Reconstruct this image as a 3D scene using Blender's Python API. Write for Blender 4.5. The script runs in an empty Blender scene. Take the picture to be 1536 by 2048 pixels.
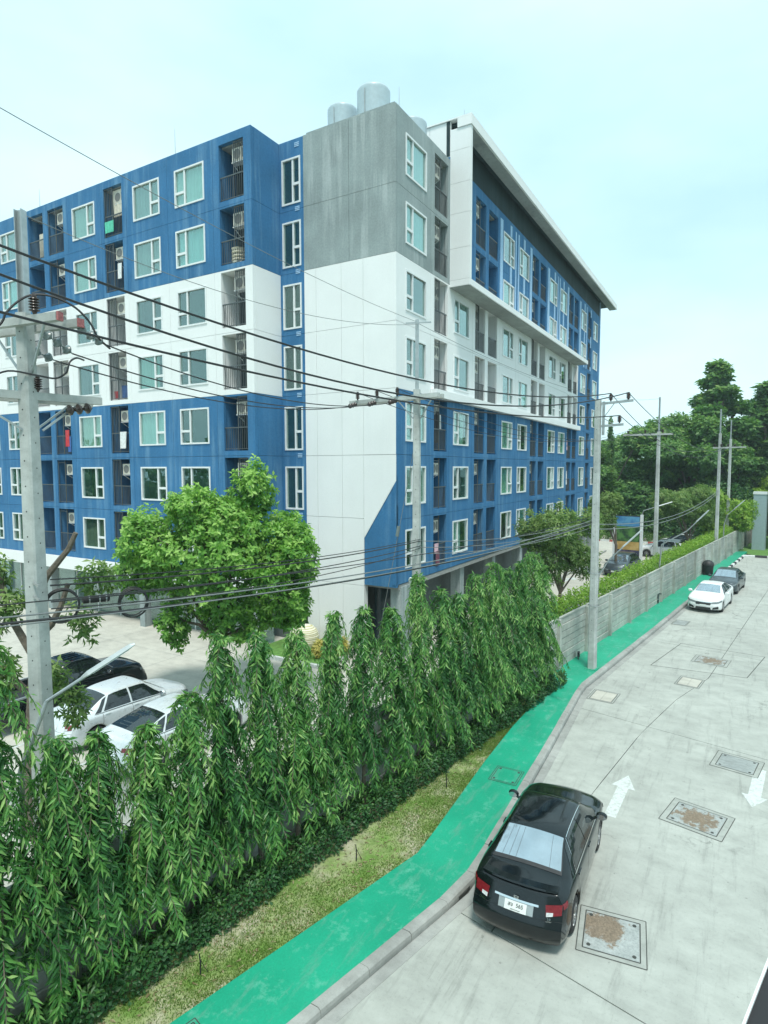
import bpy, bmesh, math, random
import numpy as np
from mathutils import Vector, Matrix, Euler
R = math.radians
scene = bpy.context.scene
COL = scene.collection

# ------------------------------------------------------------------ camera
cam_d = bpy.data.cameras.new('camera'); cam = bpy.data.objects.new('camera', cam_d); COL.objects.link(cam)
scene.camera = cam
CAM = Vector((-21.7715, -12.3911, 8.2))
yaw, pitch, roll = 0.533609, 0.071603, -0.001606
F = Vector((math.cos(yaw), math.sin(yaw), 0)); U = Vector((0, 0, 1)); Rt = Vector((math.sin(yaw), -math.cos(yaw), 0))
f = F*math.cos(pitch)-U*math.sin(pitch); u = U*math.cos(pitch)+F*math.sin(pitch)
r = Rt*math.cos(roll)+u*math.sin(roll); u2 = u*math.cos(roll)-Rt*math.sin(roll)
M = Matrix((r, u2, -f)).transposed().to_4x4(); M.translation = CAM
cam.matrix_world = M
cam_d.sensor_fit = 'VERTICAL'; cam_d.sensor_height = 36; cam_d.lens = 1203.65/2048*36
cam_d.clip_start = 0.05; cam_d.clip_end = 3000

# ------------------------------------------------------------------ world, sun, exposure
SUN_AZ, SUN_EL = R(215), R(66)       # direction the light comes from (world azimuth from +X), elevation
world = bpy.data.worlds.new('World'); scene.world = world; world.use_nodes = True
nt = world.node_tree; nt.nodes.clear()
out = nt.nodes.new('ShaderNodeOutputWorld'); bg = nt.nodes.new('ShaderNodeBackground')
sky = nt.nodes.new('ShaderNodeTexSky'); sky.sky_type = 'NISHITA'; sky.sun_disc = False
sky.sun_elevation = SUN_EL; sky.sun_rotation = R(90)-SUN_AZ; sky.air_density = 1.2; sky.dust_density = 2.5; sky.ozone_density = 1.5
tc = nt.nodes.new('ShaderNodeTexCoord')
mp = nt.nodes.new('ShaderNodeMapping'); mp.inputs['Scale'].default_value = (1.0, 1.0, 2.6)
n1 = nt.nodes.new('ShaderNodeTexNoise'); n1.inputs['Scale'].default_value = 1.7; n1.inputs['Detail'].default_value = 5; n1.inputs['Roughness'].default_value = .5
cr = nt.nodes.new('ShaderNodeValToRGB')
cr.color_ramp.elements[0].position = .30; cr.color_ramp.elements[0].color = (2.75, 4.25, 4.75, 1)
cr.color_ramp.elements[1].position = .66; cr.color_ramp.elements[1].color = (4.0, 5.45, 5.75, 1)
mx = nt.nodes.new('ShaderNodeMixRGB'); mx.inputs[0].default_value = .93
nt.links.new(tc.outputs['Generated'], mp.inputs['Vector']); nt.links.new(mp.outputs[0], n1.inputs['Vector'])
nt.links.new(n1.outputs['Fac'], cr.inputs[0])
nt.links.new(sky.outputs[0], mx.inputs[1]); nt.links.new(cr.outputs[0], mx.inputs[2]); nt.links.new(mx.outputs[0], bg.inputs[0])
bg.inputs[1].default_value = .10
nt.links.new(bg.outputs[0], out.inputs[0])
sun_d = bpy.data.lights.new('sun', 'SUN'); sun_d.energy = 1.5; sun_d.angle = R(11); sun_d.color = (1.0, .97, .9)
sun = bpy.data.objects.new('sun', sun_d); COL.objects.link(sun)
sd = Vector((math.cos(SUN_AZ)*math.cos(SUN_EL), math.sin(SUN_AZ)*math.cos(SUN_EL), math.sin(SUN_EL)))
sun.rotation_euler = sd.to_track_quat('Z', 'Y').to_euler(); sun.location = (0, 0, 60)
vs = scene.view_settings; vs.view_transform = 'Standard'; vs.look = 'None'; vs.exposure = 1.2; vs.gamma = 1; vs.use_curve_mapping = False
scene.render.engine = 'CYCLES'
scene.cycles.use_denoising = True
scene.cycles.max_bounces = 8; scene.cycles.diffuse_bounces = 4; scene.cycles.glossy_bounces = 4
scene.cycles.transparent_max_bounces = 12; scene.cycles.transmission_bounces = 4
scene.cycles.caustics_reflective = False; scene.cycles.caustics_refractive = False
scene.cycles.sample_clamp_indirect = 6

# ------------------------------------------------------------------ mesh helpers
class MB:
    def __init__(s): s.v = []; s.f = []; s.m = []
    def poly(s, pts, mi=0):
        b = len(s.v); s.v += [tuple(p) for p in pts]; s.f.append(tuple(range(b, b+len(pts)))); s.m.append(mi)
    def box(s, x0, x1, y0, y1, z0, z1, mi=0):
        b = len(s.v)
        s.v += [(x0,y0,z0),(x1,y0,z0),(x1,y1,z0),(x0,y1,z0),(x0,y0,z1),(x1,y0,z1),(x1,y1,z1),(x0,y1,z1)]
        for q in ((0,3,2,1),(4,5,6,7),(0,1,5,4),(1,2,6,5),(2,3,7,6),(3,0,4,7)):
            s.f.append(tuple(b+i for i in q)); s.m.append(mi)
        return s
    def bar(s, p, q, w, h=None, mi=0, up=(0,0,1)):
        p = Vector(p); q = Vector(q); h = h or w; d = (q-p).normalized(); upv = Vector(up)
        if abs(d.dot(upv)) > .98: upv = Vector((1,0,0))
        a = d.cross(upv).normalized(); c = a.cross(d).normalized(); b = len(s.v)
        for e in (p, q):
            for sa, sc in ((-1,-1),(1,-1),(1,1),(-1,1)): s.v.append(tuple(e+a*sa*w/2+c*sc*h/2))
        for g in ((0,1,2,3),(7,6,5,4),(0,4,5,1),(1,5,6,2),(2,6,7,3),(3,7,4,0)):
            s.f.append(tuple(b+i for i in g)); s.m.append(mi)
        return s
    def tube(s, pts, rad, n=6, mi=0, cap=True):
        pts = [Vector(p) for p in pts]; k = len(pts)
        rad = rad if hasattr(rad, '__len__') else [rad]*k
        b = len(s.v); ref = None
        for i, p in enumerate(pts):
            d = (pts[min(i+1,k-1)]-pts[max(i-1,0)])
            d = d.normalized() if d.length > 1e-9 else Vector((0,0,1))
            if ref is None:
                ref = d.orthogonal().normalized()
            a = (ref-d*ref.dot(d)); a = a.normalized() if a.length > 1e-6 else d.orthogonal().normalized(); ref = a
            c = d.cross(a)
            for j in range(n):
                t = 2*math.pi*j/n; s.v.append(tuple(p+(a*math.cos(t)+c*math.sin(t))*rad[i]))
        for i in range(k-1):
            for j in range(n):
                j2 = (j+1) % n
                s.f.append((b+i*n+j, b+i*n+j2, b+(i+1)*n+j2, b+(i+1)*n+j)); s.m.append(mi)
        if cap:
            s.f.append(tuple(b+j for j in reversed(range(n)))); s.m.append(mi)
            s.f.append(tuple(b+(k-1)*n+j for j in range(n))); s.m.append(mi)
        return s
    def lathe(s, prof, c=(0,0,0), n=20, axis='z', mi=0):
        b = len(s.v); k = len(prof)
        for rr, zz in prof:
            for j in range(n):
                t = 2*math.pi*j/n; a, d = rr*math.cos(t), rr*math.sin(t)
                p = {'z': (a, d, zz), 'y': (a, zz, d), 'x': (zz, a, d)}[axis]
                s.v.append((p[0]+c[0], p[1]+c[1], p[2]+c[2]))
        for i in range(k-1):
            for j in range(n):
                j2 = (j+1) % n
                q = (b+i*n+j, b+i*n+j2, b+(i+1)*n+j2, b+(i+1)*n+j)
                s.f.append(q if axis == 'z' else q[::-1]); s.m.append(mi)
        return s
    def prism(s, pts, off, mi=0):
        # pts: planar polygon (3D), off: extrusion vector
        off = Vector(off); n = len(pts); b = len(s.v)
        s.v += [tuple(p) for p in pts]+[tuple(Vector(p)+off) for p in pts]
        s.f.append(tuple(range(b, b+n))); s.f.append(tuple(range(b+2*n-1, b+n-1, -1))); s.m += [mi, mi]
        for i in range(n):
            j = (i+1) % n; s.f.append((b+j, b+i, b+n+i, b+n+j)); s.m.append(mi)
        return s
    def mesh(s, name, mats, smooth=False, fix=True, angle=None):
        me = bpy.data.meshes.new(name); me.from_pydata(s.v, [], s.f)
        if not isinstance(mats, (list, tuple)): mats = [mats]
        for m in mats: me.materials.append(m)
        if len(mats) > 1: me.polygons.foreach_set('material_index', s.m)
        if fix:
            bm = bmesh.new(); bm.from_mesh(me); bmesh.ops.recalc_face_normals(bm, faces=bm.faces); bm.to_mesh(me); bm.free()
        if smooth:
            me.polygons.foreach_set('use_smooth', [True]*len(me.polygons))
            me.set_sharp_from_angle(angle=R(angle or 40))
        me.update(); return me

def link(name, data, parent=None, loc=None, rz=None):
    o = bpy.data.objects.new(name, data); COL.objects.link(o)
    if parent is not None: o.parent = parent
    if loc is not None: o.location = loc
    if rz is not None: o.rotation_euler = (0, 0, rz)
    return o
def obj(name, mb, mats, parent=None, loc=None, rz=None, smooth=False, angle=None, fix=True):
    return link(name, mb.mesh(name, mats, smooth, fix, angle), parent, loc, rz)
def tag(o, label, cat, group=None):
    o['label'] = label; o['category'] = cat
    if group: o['group'] = group
    return o
def thing(name, label, cat, loc=(0,0,0), rz=0, group=None):
    o = link(name, None, None, loc, rz); o.empty_display_size = .3
    return tag(o, label, cat, group)
def struct(o, label=None):
    o['kind'] = 'structure'
    if label: o['label'] = label
    return o
def npmesh(name, V, T, mats, var=None, smooth=False):
    me = bpy.data.meshes.new(name); nv, nf = len(V), len(T); k = T.shape[1]
    me.vertices.add(nv); me.vertices.foreach_set('co', np.asarray(V, np.float32).ravel())
    me.loops.add(nf*k); me.loops.foreach_set('vertex_index', np.asarray(T, np.int32).ravel())
    me.polygons.add(nf); me.polygons.foreach_set('loop_start', np.arange(0, nf*k, k, dtype=np.int32))
    me.polygons.foreach_set('loop_total', np.full(nf, k, np.int32))
    if var is not None:
        a = me.attributes.new('leafvar', 'FLOAT', 'POINT'); a.data.foreach_set('value', np.asarray(var, np.float32))
    me.materials.append(mats)
    if smooth: me.polygons.foreach_set('use_smooth', [True]*nf)
    me.update(calc_edges=True); me.validate(); return me

# ------------------------------------------------------------------ materials
class NT:
    def __init__(s, name):
        s.m = bpy.data.materials.new(name); s.m.use_nodes = True; s.t = s.m.node_tree
        s.b = s.t.nodes['Principled BSDF']; s.o = s.t.nodes['Material Output']
    def n(s, k, **kw):
        nd = s.t.nodes.new(k)
        for a, v in kw.items():
            if a in nd.inputs: nd.inputs[a].default_value = v
            else: setattr(nd, a, v)
        return nd
    def l(s, a, b): s.t.links.new(a, b)
    def pos(s, scale=(1,1,1)):
        g = s.n('ShaderNodeNewGeometry'); mpn = s.n('ShaderNodeMapping'); mpn.inputs['Scale'].default_value = scale
        s.l(g.outputs['Position'], mpn.inputs['Vector']); return mpn.outputs[0]
    def noise(s, scale, detail=4, rough=.55, stretch=(1,1,1)):
        nd = s.n('ShaderNodeTexNoise'); nd.inputs['Scale'].default_value = scale; nd.inputs['Detail'].default_value = detail
        nd.inputs['Roughness'].default_value = rough; s.l(s.pos(stretch), nd.inputs['Vector']); return nd.outputs['Fac']
    def ramp(s, src, stops):
        c = s.n('ShaderNodeValToRGB'); e = c.color_ramp.elements
        while len(e) < len(stops): e.new(.5)
        for i, (p, col) in enumerate(stops):
            e[i].position = p; e[i].color = (*col, 1) if len(col) == 3 else col
        s.l(src, c.inputs[0]); return c.outputs[0]
    def mix(s, a, b, fac, mode='MIX'):
        m = s.n('ShaderNodeMixRGB'); m.blend_type = mode
        for i, x in ((0, fac), (1, a), (2, b)):
            if hasattr(x, 'is_output'): s.l(x, m.inputs[i])
            elif i == 0: m.inputs[0].default_value = x
            else: m.inputs[i].default_value = (*x, 1)
        return m.outputs[0]
    def bump(s, h, dist=.01, strength=.4):
        b = s.n('ShaderNodeBump'); b.inputs['Strength'].default_value = strength; b.inputs['Distance'].default_value = dist
        s.l(h, b.inputs['Height']); s.l(b.outputs[0], s.b.inputs['Normal'])
def g3(k): return (k, k, k)
def plain(name, col, rough=.5, metal=0, spec=.5, var=.12, scale=6, coat=0):
    t = NT(name); t.b.inputs['Roughness'].default_value = rough; t.b.inputs['Metallic'].default_value = metal
    t.b.inputs['Specular IOR Level'].default_value = spec
    if coat: t.b.inputs['Coat Weight'].default_value = coat; t.b.inputs['Coat Roughness'].default_value = .03
    n = t.noise(scale, 3); lo = tuple(c*(1-var) for c in col); hi = tuple(min(1, c*(1+var)) for c in col)
    t.l(t.ramp(n, [(.3, lo), (.7, hi)]), t.b.inputs['Base Color']); return t.m
def wallmat(name, col, streak, amt=.5, blot=.15, rough=.8, fn=.8):
    # painted render: faint blotches and rain streaks running down
    t = NT(name); t.b.inputs['Roughness'].default_value = rough; t.b.inputs['Specular IOR Level'].default_value = .25
    b1 = t.noise(.55, 4); c0 = t.ramp(b1, [(.3, tuple(c*(1-blot) for c in col)), (.7, tuple(min(1, c*(1+blot)) for c in col))])
    st = t.noise(2.0, 5, .6, (1.6, 1.6, .10)); pm = t.noise(.35, 3)
    s1 = t.ramp(st, [(.47, g3(0)), (.64, g3(1))]); s2 = t.ramp(pm, [(.40, g3(.2)), (.62, g3(1))])
    fac = t.mix(s1, s2, 1.0, 'MULTIPLY'); fm = t.mix(fac, g3(amt), 1.0, 'MULTIPLY')
    c1 = t.mix(c0, streak, fm)
    fine = t.noise(14, 4); c2 = t.mix(c1, t.ramp(fine, [(.35, g3(.9)), (.65, g3(1.08))]), fn, 'MULTIPLY')
    t.l(c2, t.b.inputs['Base Color']); t.bump(fine, .004, .12); return t.m
MAT = {}
MAT['blue'] = wallmat('blue_paint', (.040, .160, .325), (.14, .29, .45), .7, .12)
MAT['gray'] = wallmat('gray_paint', (.27, .32, .32), (.43, .48, .48), .9, .16)
MAT['white'] = wallmat('white_paint', (.80, .815, .81), (.70, .73, .73), .18, .025, fn=.12)
MAT['light'] = wallmat('light_blue_paint', (.36, .55, .75), (.45, .62, .8), .3, .06)
MAT['soffit'] = wallmat('soffit_concrete', (.33, .36, .35), (.22, .25, .25), .6, .18)
MAT['darkwall'] = wallmat('dark_gray_paint', (.022, .042, .048), (.05, .075, .08), .7, .3)
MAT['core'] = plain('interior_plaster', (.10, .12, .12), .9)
MAT['slab'] = plain('slab_concrete', (.3, .31, .3), .9)
MAT['frame'] = plain('white_aluminium', (.74, .77, .77), .4, var=.05)
MAT['rail'] = plain('dark_grey_metal', (.085, .10, .105), .45, .2)
MAT['steel'] = plain('galvanised_steel', (.42, .45, .45), .4, .7)
MAT['acbody'] = plain('aircon_plastic', (.62, .60, .52), .5, var=.08)
MAT['acgrille'] = plain('aircon_grille', (.16, .165, .16), .6)
MAT['curtain'] = plain('pale_curtain', (.74, .90, .88), .9, var=.06, scale=3)
MAT['curtain2'] = plain('grey_blind', (.36, .42, .43), .9, var=.06, scale=3)
MAT['door'] = plain('sliding_door_glass', (.02, .035, .04), .08, 0, .6)
MAT['blackrub'] = plain('black_rubber', (.018, .018, .02), .7)
MAT['cable'] = plain('black_cable', (.02, .022, .024), .55)
MAT['cable2'] = plain('weathered_cable', (.16, .18, .18), .6)
MAT['insul'] = plain('brown_porcelain', (.05, .035, .03), .25, 0, .6)
MAT['insulg'] = plain('grey_porcelain', (.16, .2, .2), .25, 0, .6)
MAT['red'] = plain('faded_red_paint', (.35, .12, .12), .7, var=.3, scale=30)
MAT['chrome'] = plain('chrome', (.75, .77, .78), .12, 1, .5, var=.03)
MAT['whitepl'] = plain('white_plastic', (.78, .8, .8), .4, var=.04)
def glassmat(name, tint, refl):
    t = NT(name); t.t.nodes.remove(t.b)
    lw = t.n('ShaderNodeLayerWeight'); lw.inputs[0].default_value = .5; fr = t.n('ShaderNodeMath', operation='POWER'); fr.inputs[1].default_value = 3.0; t.l(lw.outputs['Facing'], fr.inputs[0])
    ma = t.n('ShaderNodeMath', operation='MULTIPLY_ADD'); ma.inputs[1].default_value = .75; ma.inputs[2].default_value = refl; ma.use_clamp = True
    t.l(fr.outputs[0], ma.inputs[0])
    tr = t.n('ShaderNodeBsdfTransparent'); tr.inputs[0].default_value = (*tint, 1)
    gl = t.n('ShaderNodeBsdfGlossy'); gl.inputs['Roughness'].default_value = .015
    wob = t.noise(1.3, 2); bp = t.n('ShaderNodeBump'); bp.inputs['Strength'].default_value = .12; bp.inputs['Distance'].default_value = .02
    t.l(wob, bp.inputs['Height']); t.l(bp.outputs[0], gl.inputs['Normal'])
    gl.inputs[0].default_value = (.82, .95, .95, 1)
    df = t.n('ShaderNodeBsdfDiffuse'); df.inputs[0].default_value = (.06, .17, .135, 1); m0 = t.n('ShaderNodeMixShader'); m0.inputs[0].default_value = .10; t.l(tr.outputs[0], m0.inputs[1]); t.l(df.outputs[0], m0.inputs[2])
    m = t.n('ShaderNodeMixShader'); t.l(ma.outputs[0], m.inputs[0]); t.l(m0.outputs[0], m.inputs[1]); t.l(gl.outputs[0], m.inputs[2])
    t.l(m.outputs[0], t.o.inputs[0]); return t.m
MAT['glass'] = glassmat('green_tinted_glass', (.84, .97, .94), .13)
def leafmat(name, stops, trans=.35, rough=.45):
    t = NT(name)
    at = t.n('ShaderNodeAttribute'); at.attribute_name = 'leafvar'
    c = t.ramp(at.outputs['Fac'], stops)
    t.l(c, t.b.inputs['Base Color']); t.b.inputs['Roughness'].default_value = rough; t.b.inputs['Specular IOR Level'].default_value = .45
    tl = t.n('ShaderNodeBsdfTranslucent'); t.l(t.mix(c, (.68, 1.0, .42), .45, 'MULTIPLY'), tl.inputs[0])
    m = t.n('ShaderNodeMixShader'); m.inputs[0].default_value = trans
    t.l(t.b.outputs[0], m.inputs[1]); t.l(tl.outputs[0], m.inputs[2]); t.l(m.outputs[0], t.o.inputs[0]); return t.m
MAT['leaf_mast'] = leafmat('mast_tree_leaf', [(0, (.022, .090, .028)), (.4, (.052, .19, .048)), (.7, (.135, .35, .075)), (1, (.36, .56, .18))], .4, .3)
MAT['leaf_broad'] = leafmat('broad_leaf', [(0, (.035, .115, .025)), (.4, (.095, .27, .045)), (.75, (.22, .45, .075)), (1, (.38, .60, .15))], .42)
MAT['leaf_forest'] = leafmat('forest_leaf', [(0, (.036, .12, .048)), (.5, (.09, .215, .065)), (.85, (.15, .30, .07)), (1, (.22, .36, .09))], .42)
MAT['leaf_light'] = leafmat('light_leaf', [(0, (.06, .14, .04)), (.5, (.14, .25, .07)), (1, (.30, .42, .13))], .45)
MAT['leaf_hedge'] = leafmat('hedge_leaf', [(0, (.018, .07, .022)), (.6, (.04, .14, .035)), (1, (.10, .24, .05))], .3)
MAT['leaf_lime'] = leafmat('lime_hedge_leaf', [(0, (.10, .23, .03)), (.5, (.22, .40, .045)), (1, (.38, .54, .09))], .45)
MAT['grass'] = leafmat('grass_blade', [(0, (.12, .24, .04)), (.6, (.22, .36, .07)), (1, (.36, .44, .14))], .5)
MAT['bark'] = plain('bark', (.13, .11, .085), .9, var=.35, scale=12)
def concrete(name, col, stain=.25, sc=1.0, cracks=False):
    t = NT(name); t.b.inputs['Roughness'].default_value = .85; t.b.inputs['Specular IOR Level'].default_value = .3
    a = t.noise(.35*sc, 6, .62); b = t.noise(2.3*sc, 5, .65, (1, .6, 1)); c = t.noise(16*sc, 4, .7); d = t.noise(45*sc, 2)
    c0 = t.ramp(a, [(.28, tuple(x*(1-stain) for x in col)), (.72, tuple(x*(1+stain*.5) for x in col))])
    c1 = t.mix(c0, t.ramp(b, [(.3, g3(.78)), (.55, g3(1.0)), (.75, g3(1.12))]), .8, 'MULTIPLY')
    c2 = t.mix(c1, t.ramp(c, [(.25, g3(.72)), (.42, g3(1.0)), (.8, g3(1.06))]), .8, 'MULTIPLY')
    c3 = t.mix(c2, t.ramp(d, [(.24, g3(.45)), (.30, g3(1.0))]), .7, 'MULTIPLY')
    if cracks:
        vo = t.n('ShaderNodeTexVoronoi'); vo.feature = 'DISTANCE_TO_EDGE'; vo.inputs['Scale'].default_value = .42
        wn = t.n('ShaderNodeTexNoise'); wn.inputs['Scale'].default_value = 1.6; wn.inputs['Detail'].default_value = 6; t.l(t.pos(), wn.inputs['Vector'])
        ad = t.n('ShaderNodeVectorMath', operation='MULTIPLY_ADD'); ad.inputs[1].default_value = (1.6, 1.6, 0); t.l(wn.outputs['Color'], ad.inputs[0]); t.l(t.pos(), ad.inputs[2]); t.l(ad.outputs[0], vo.inputs['Vector'])
        ln = t.ramp(vo.outputs['Distance'], [(.0, g3(.45)), (.006, g3(1.0))]); gate = t.ramp(t.noise(.33, 3), [(.52, g3(0)), (.60, g3(.85))])
        c3 = t.mix(c3, ln, gate, 'MULTIPLY')
        sc2 = t.noise(1.0, 5, .7, (.35, 4.0, 1)); c3 = t.mix(c3, t.ramp(sc2, [(.34, g3(.72)), (.46, g3(1.0)), (.72, g3(1.0)), (.8, g3(1.14))]), .65, 'MULTIPLY')
        oil = t.ramp(t.noise(.9, 4, .6), [(.66, g3(1)), (.78, g3(.62))]); c3 = t.mix(c3, oil, .8, 'MULTIPLY')
        pit = t.ramp(t.noise(5.5, 3, .5), [(.26, g3(.5)), (.31, g3(1))]); c3 = t.mix(c3, pit, .6, 'MULTIPLY')
    t.l(c3, t.b.inputs['Base Color']); t.bump(c, .006, .35); return t.m
MAT['road'] = concrete('road_concrete', (.40, .42, .385), .18, 1.0, True)
MAT['lot'] = concrete('lot_concrete', (.50, .49, .43), .14)
MAT['kerb'] = concrete('kerb_concrete', (.33, .34, .32), .3, 2)
MAT['pole'] = concrete('pole_concrete', (.47, .50, .48), .30, 2.5)
MAT['plank'] = concrete('precast_plank', (.42, .44, .40), .42, 1.6)
def pathmat():
    t = NT('green_path_paint'); t.b.inputs['Roughness'].default_value = .55
    a = t.noise(.5, 5, .6); b = t.noise(3.2, 6, .7); c = t.noise(26, 3)
    c0 = t.ramp(a, [(.3, (.004, .27, .155)), (.7, (.012, .36, .215))])
    c1 = t.mix(c0, (.16, .46, .35), t.ramp(b, [(.54, g3(0)), (.72, g3(.65))])); sf = t.noise(1.3, 6, .7, (.6, 3.2, 1)); c1 = t.mix(c1, (.10, .30, .22), t.ramp(sf, [(.54, g3(0)), (.68, g3(.7))])); dt = t.noise(7, 5, .7); c1 = t.mix(c1, (.22, .40, .30), t.ramp(dt, [(.62, g3(0)), (.74, g3(.55))]))
    c2 = t.mix(c1, t.ramp(c, [(.3, g3(.88)), (.7, g3(1.06))]), .8, 'MULTIPLY')
    t.l(c2, t.b.inputs['Base Color']); t.bump(c, .003, .25); return t.m
MAT['path'] = pathmat()
def soilmat():
    t = NT('sandy_lawn_soil'); t.b.inputs['Roughness'].default_value = .95
    a = t.noise(1.1, 6, .65); b = t.noise(7, 5, .7); c = t.noise(38, 3)
    g = t.ramp(a, [(.36, (.40, .38, .27)), (.50, (.25, .31, .12)), (.62, (.14, .25, .05))])
    c1 = t.mix(g, t.ramp(b, [(.3, g3(.62)), (.55, g3(1.0)), (.75, g3(1.2))]), .85, 'MULTIPLY')
    c2 = t.mix(c1, t.ramp(c, [(.28, g3(.6)), (.45, g3(1.0))]), .7, 'MULTIPLY')
    t.l(c2, t.b.inputs['Base Color']); t.bump(b, .03, .6); return t.m
MAT['soil'] = soilmat()
MAT['lawn'] = plain('lawn_green', (.10, .22, .045), .9, var=.35, scale=5)
MAT['wood_ground'] = plain('earth', (.10, .13, .06), .95, var=.4, scale=.6)
def paintmat():
    t = NT('road_paint_white'); t.b.inputs['Roughness'].default_value = .7
    c = t.mix((.56, .60, .58), (.38, .40, .37), t.ramp(t.noise(9, 5, .75), [(.48, g3(0)), (.62, g3(.85))])); t.l(c, t.b.inputs['Base Color']); return t.m
MAT['paint'] = paintmat()
MAT['cover'] = concrete('manhole_concrete', (.30, .33, .32), .35, 5)
MAT['coverf'] = concrete('manhole_rim', (.36, .38, .35), .2, 3)
MAT['joint'] = plain('dark_joint', (.05, .055, .05), .95)
def rusty(name, c, rad, bias):
    t = NT(name); t.b.inputs['Roughness'].default_value = .85
    g = t.n('ShaderNodeNewGeometry'); d = t.n('ShaderNodeVectorMath', operation='DISTANCE'); t.l(g.outputs['Position'], d.inputs[0]); d.inputs[1].default_value = c
    ma = t.n('ShaderNodeMath', operation='MULTIPLY_ADD'); ma.inputs[1].default_value = -.55/rad; ma.inputs[2].default_value = bias; t.l(d.outputs['Value'], ma.inputs[0])
    ad = t.n('ShaderNodeMath', operation='ADD'); t.l(ma.outputs[0], ad.inputs[0]); t.l(t.noise(4.5, 6, .72), ad.inputs[1])
    b = t.noise(26, 5, .75); k = t.noise(3, 5, .6)
    base = t.ramp(k, [(.3, (.27, .30, .29)), (.7, (.40, .43, .42))])
    c0 = t.mix(base, t.ramp(b, [(.3, (.14, .105, .07)), (.7, (.25, .18, .115))]), t.ramp(ad.outputs[0], [(.56, g3(0)), (.64, g3(.9))]))
    t.l(t.mix(c0, t.ramp(b, [(.3, g3(.6)), (.6, g3(1.1))]), .7, 'MULTIPLY'), t.b.inputs['Base Color']); t.bump(b, .006, .5); return t.m
MAT['rusty'] = rusty('rust_stained_cover', (-10.95, -10.55, 0), .75, .37)
MAT['rusty2'] = rusty('brown_stained_cover', (-6.36, -11.8, 0), 1.3, .27)
MAT['rusty3'] = rusty('dark_stained_cover', (6.98, -11.6, 0), 1.6, .25)
MAT['kerbblack'] = plain('kerb_black_paint', (.04, .04, .045), .7)
MAT['kerbwhite'] = plain('kerb_white_paint', (.6, .62, .6), .7, var=.2)
MAT['kerbred'] = plain('kerb_red_paint', (.4, .07, .06), .7)

# ================================================================== GROUND, ROAD, PATH
def pl(line, x):                       # y of a polyline at x (linear, extended at both ends)
    for i in range(len(line)-1):
        if x <= line[i+1][0] or i == len(line)-2:
            (x0, y0), (x1, y1) = line[i], line[i+1]; return y0+(y1-y0)*(x-x0)/(x1-x0)
FENCE = [(-40, -.433), (2.2, -6.30), (60, -14.33)]
KROAD = [(-30, -3.8), (-15.1, -7.26), (-11.4, -8.14), (-10.6, -8.16), (-4.6, -7.93), (.3, -7.70), (1.0, -7.72), (2.9, -7.98), (11.1, -9.05), (36.0, -12.15), (43.0, -13.05)]
KIN = [(-30, -3.55), (-15.4, -7.0), (-11.6, -7.9), (-10.7, -7.97), (-4.6, -7.74), (.2, -7.52), (1.1, -7.53), (2.9, -7.78), (11.1, -8.87), (36.0, -11.97), (43.0, -12.87)]
PATHL = [(-30, -2.1), (-15.9, -5.62), (-11.0, -6.83), (-10.1, -6.80), (-6.5, -6.60), (-3.9, -6.53), (-.6, -6.58), (.6, -6.42), (2.2, -6.32), (60, -14.35)]
JOINT = [(-30, -8.9), (-12.3, -8.85), (-6.4, -9.46), (-2.1, -10.02), (1.4, -10.7), (4.5, -11.6), (43, -16.4)]

mb = MB()
n = 64
ring = [(420*math.cos(2*math.pi*i/n), 420*math.sin(2*math.pi*i/n), -.12) for i in range(n)]
mb.poly(ring); struct(obj('ground', mb, MAT['wood_ground']), 'earth ground reaching the horizon')

def xs_between(a, b, lines, step=2.0):
    xs = {a, b}; k = a
    while k < b: xs.add(round(k, 3)); k += step
    for L in lines:
        for x, y in L:
            if a < x < b: xs.add(x)
    return sorted(xs)
def strip(top, bot, a, b, zt, zb):     # a thick sheet between two polylines
    m = MB(); xs = xs_between(a, b, (top, bot))
    P = [(x, pl(top, x)) for x in xs]; Q = [(x, pl(bot, x)) for x in xs]
    for i in range(len(xs)-1):
        m.poly([(*P[i], zt), (*Q[i], zt), (*Q[i+1], zt), (*P[i+1], zt)])
        m.poly([(*P[i], zb), (*P[i], zt), (*P[i+1], zt), (*P[i+1], zb)]); m.poly([(*Q[i], zt), (*Q[i], zb), (*Q[i+1], zb), (*Q[i+1], zt)])
    m.poly([(*P[0], zb), (*Q[0], zb), (*Q[0], zt), (*P[0], zt)]); m.poly([(*P[-1], zt), (*Q[-1], zt), (*Q[-1], zb), (*P[-1], zb)])
    return m
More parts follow.
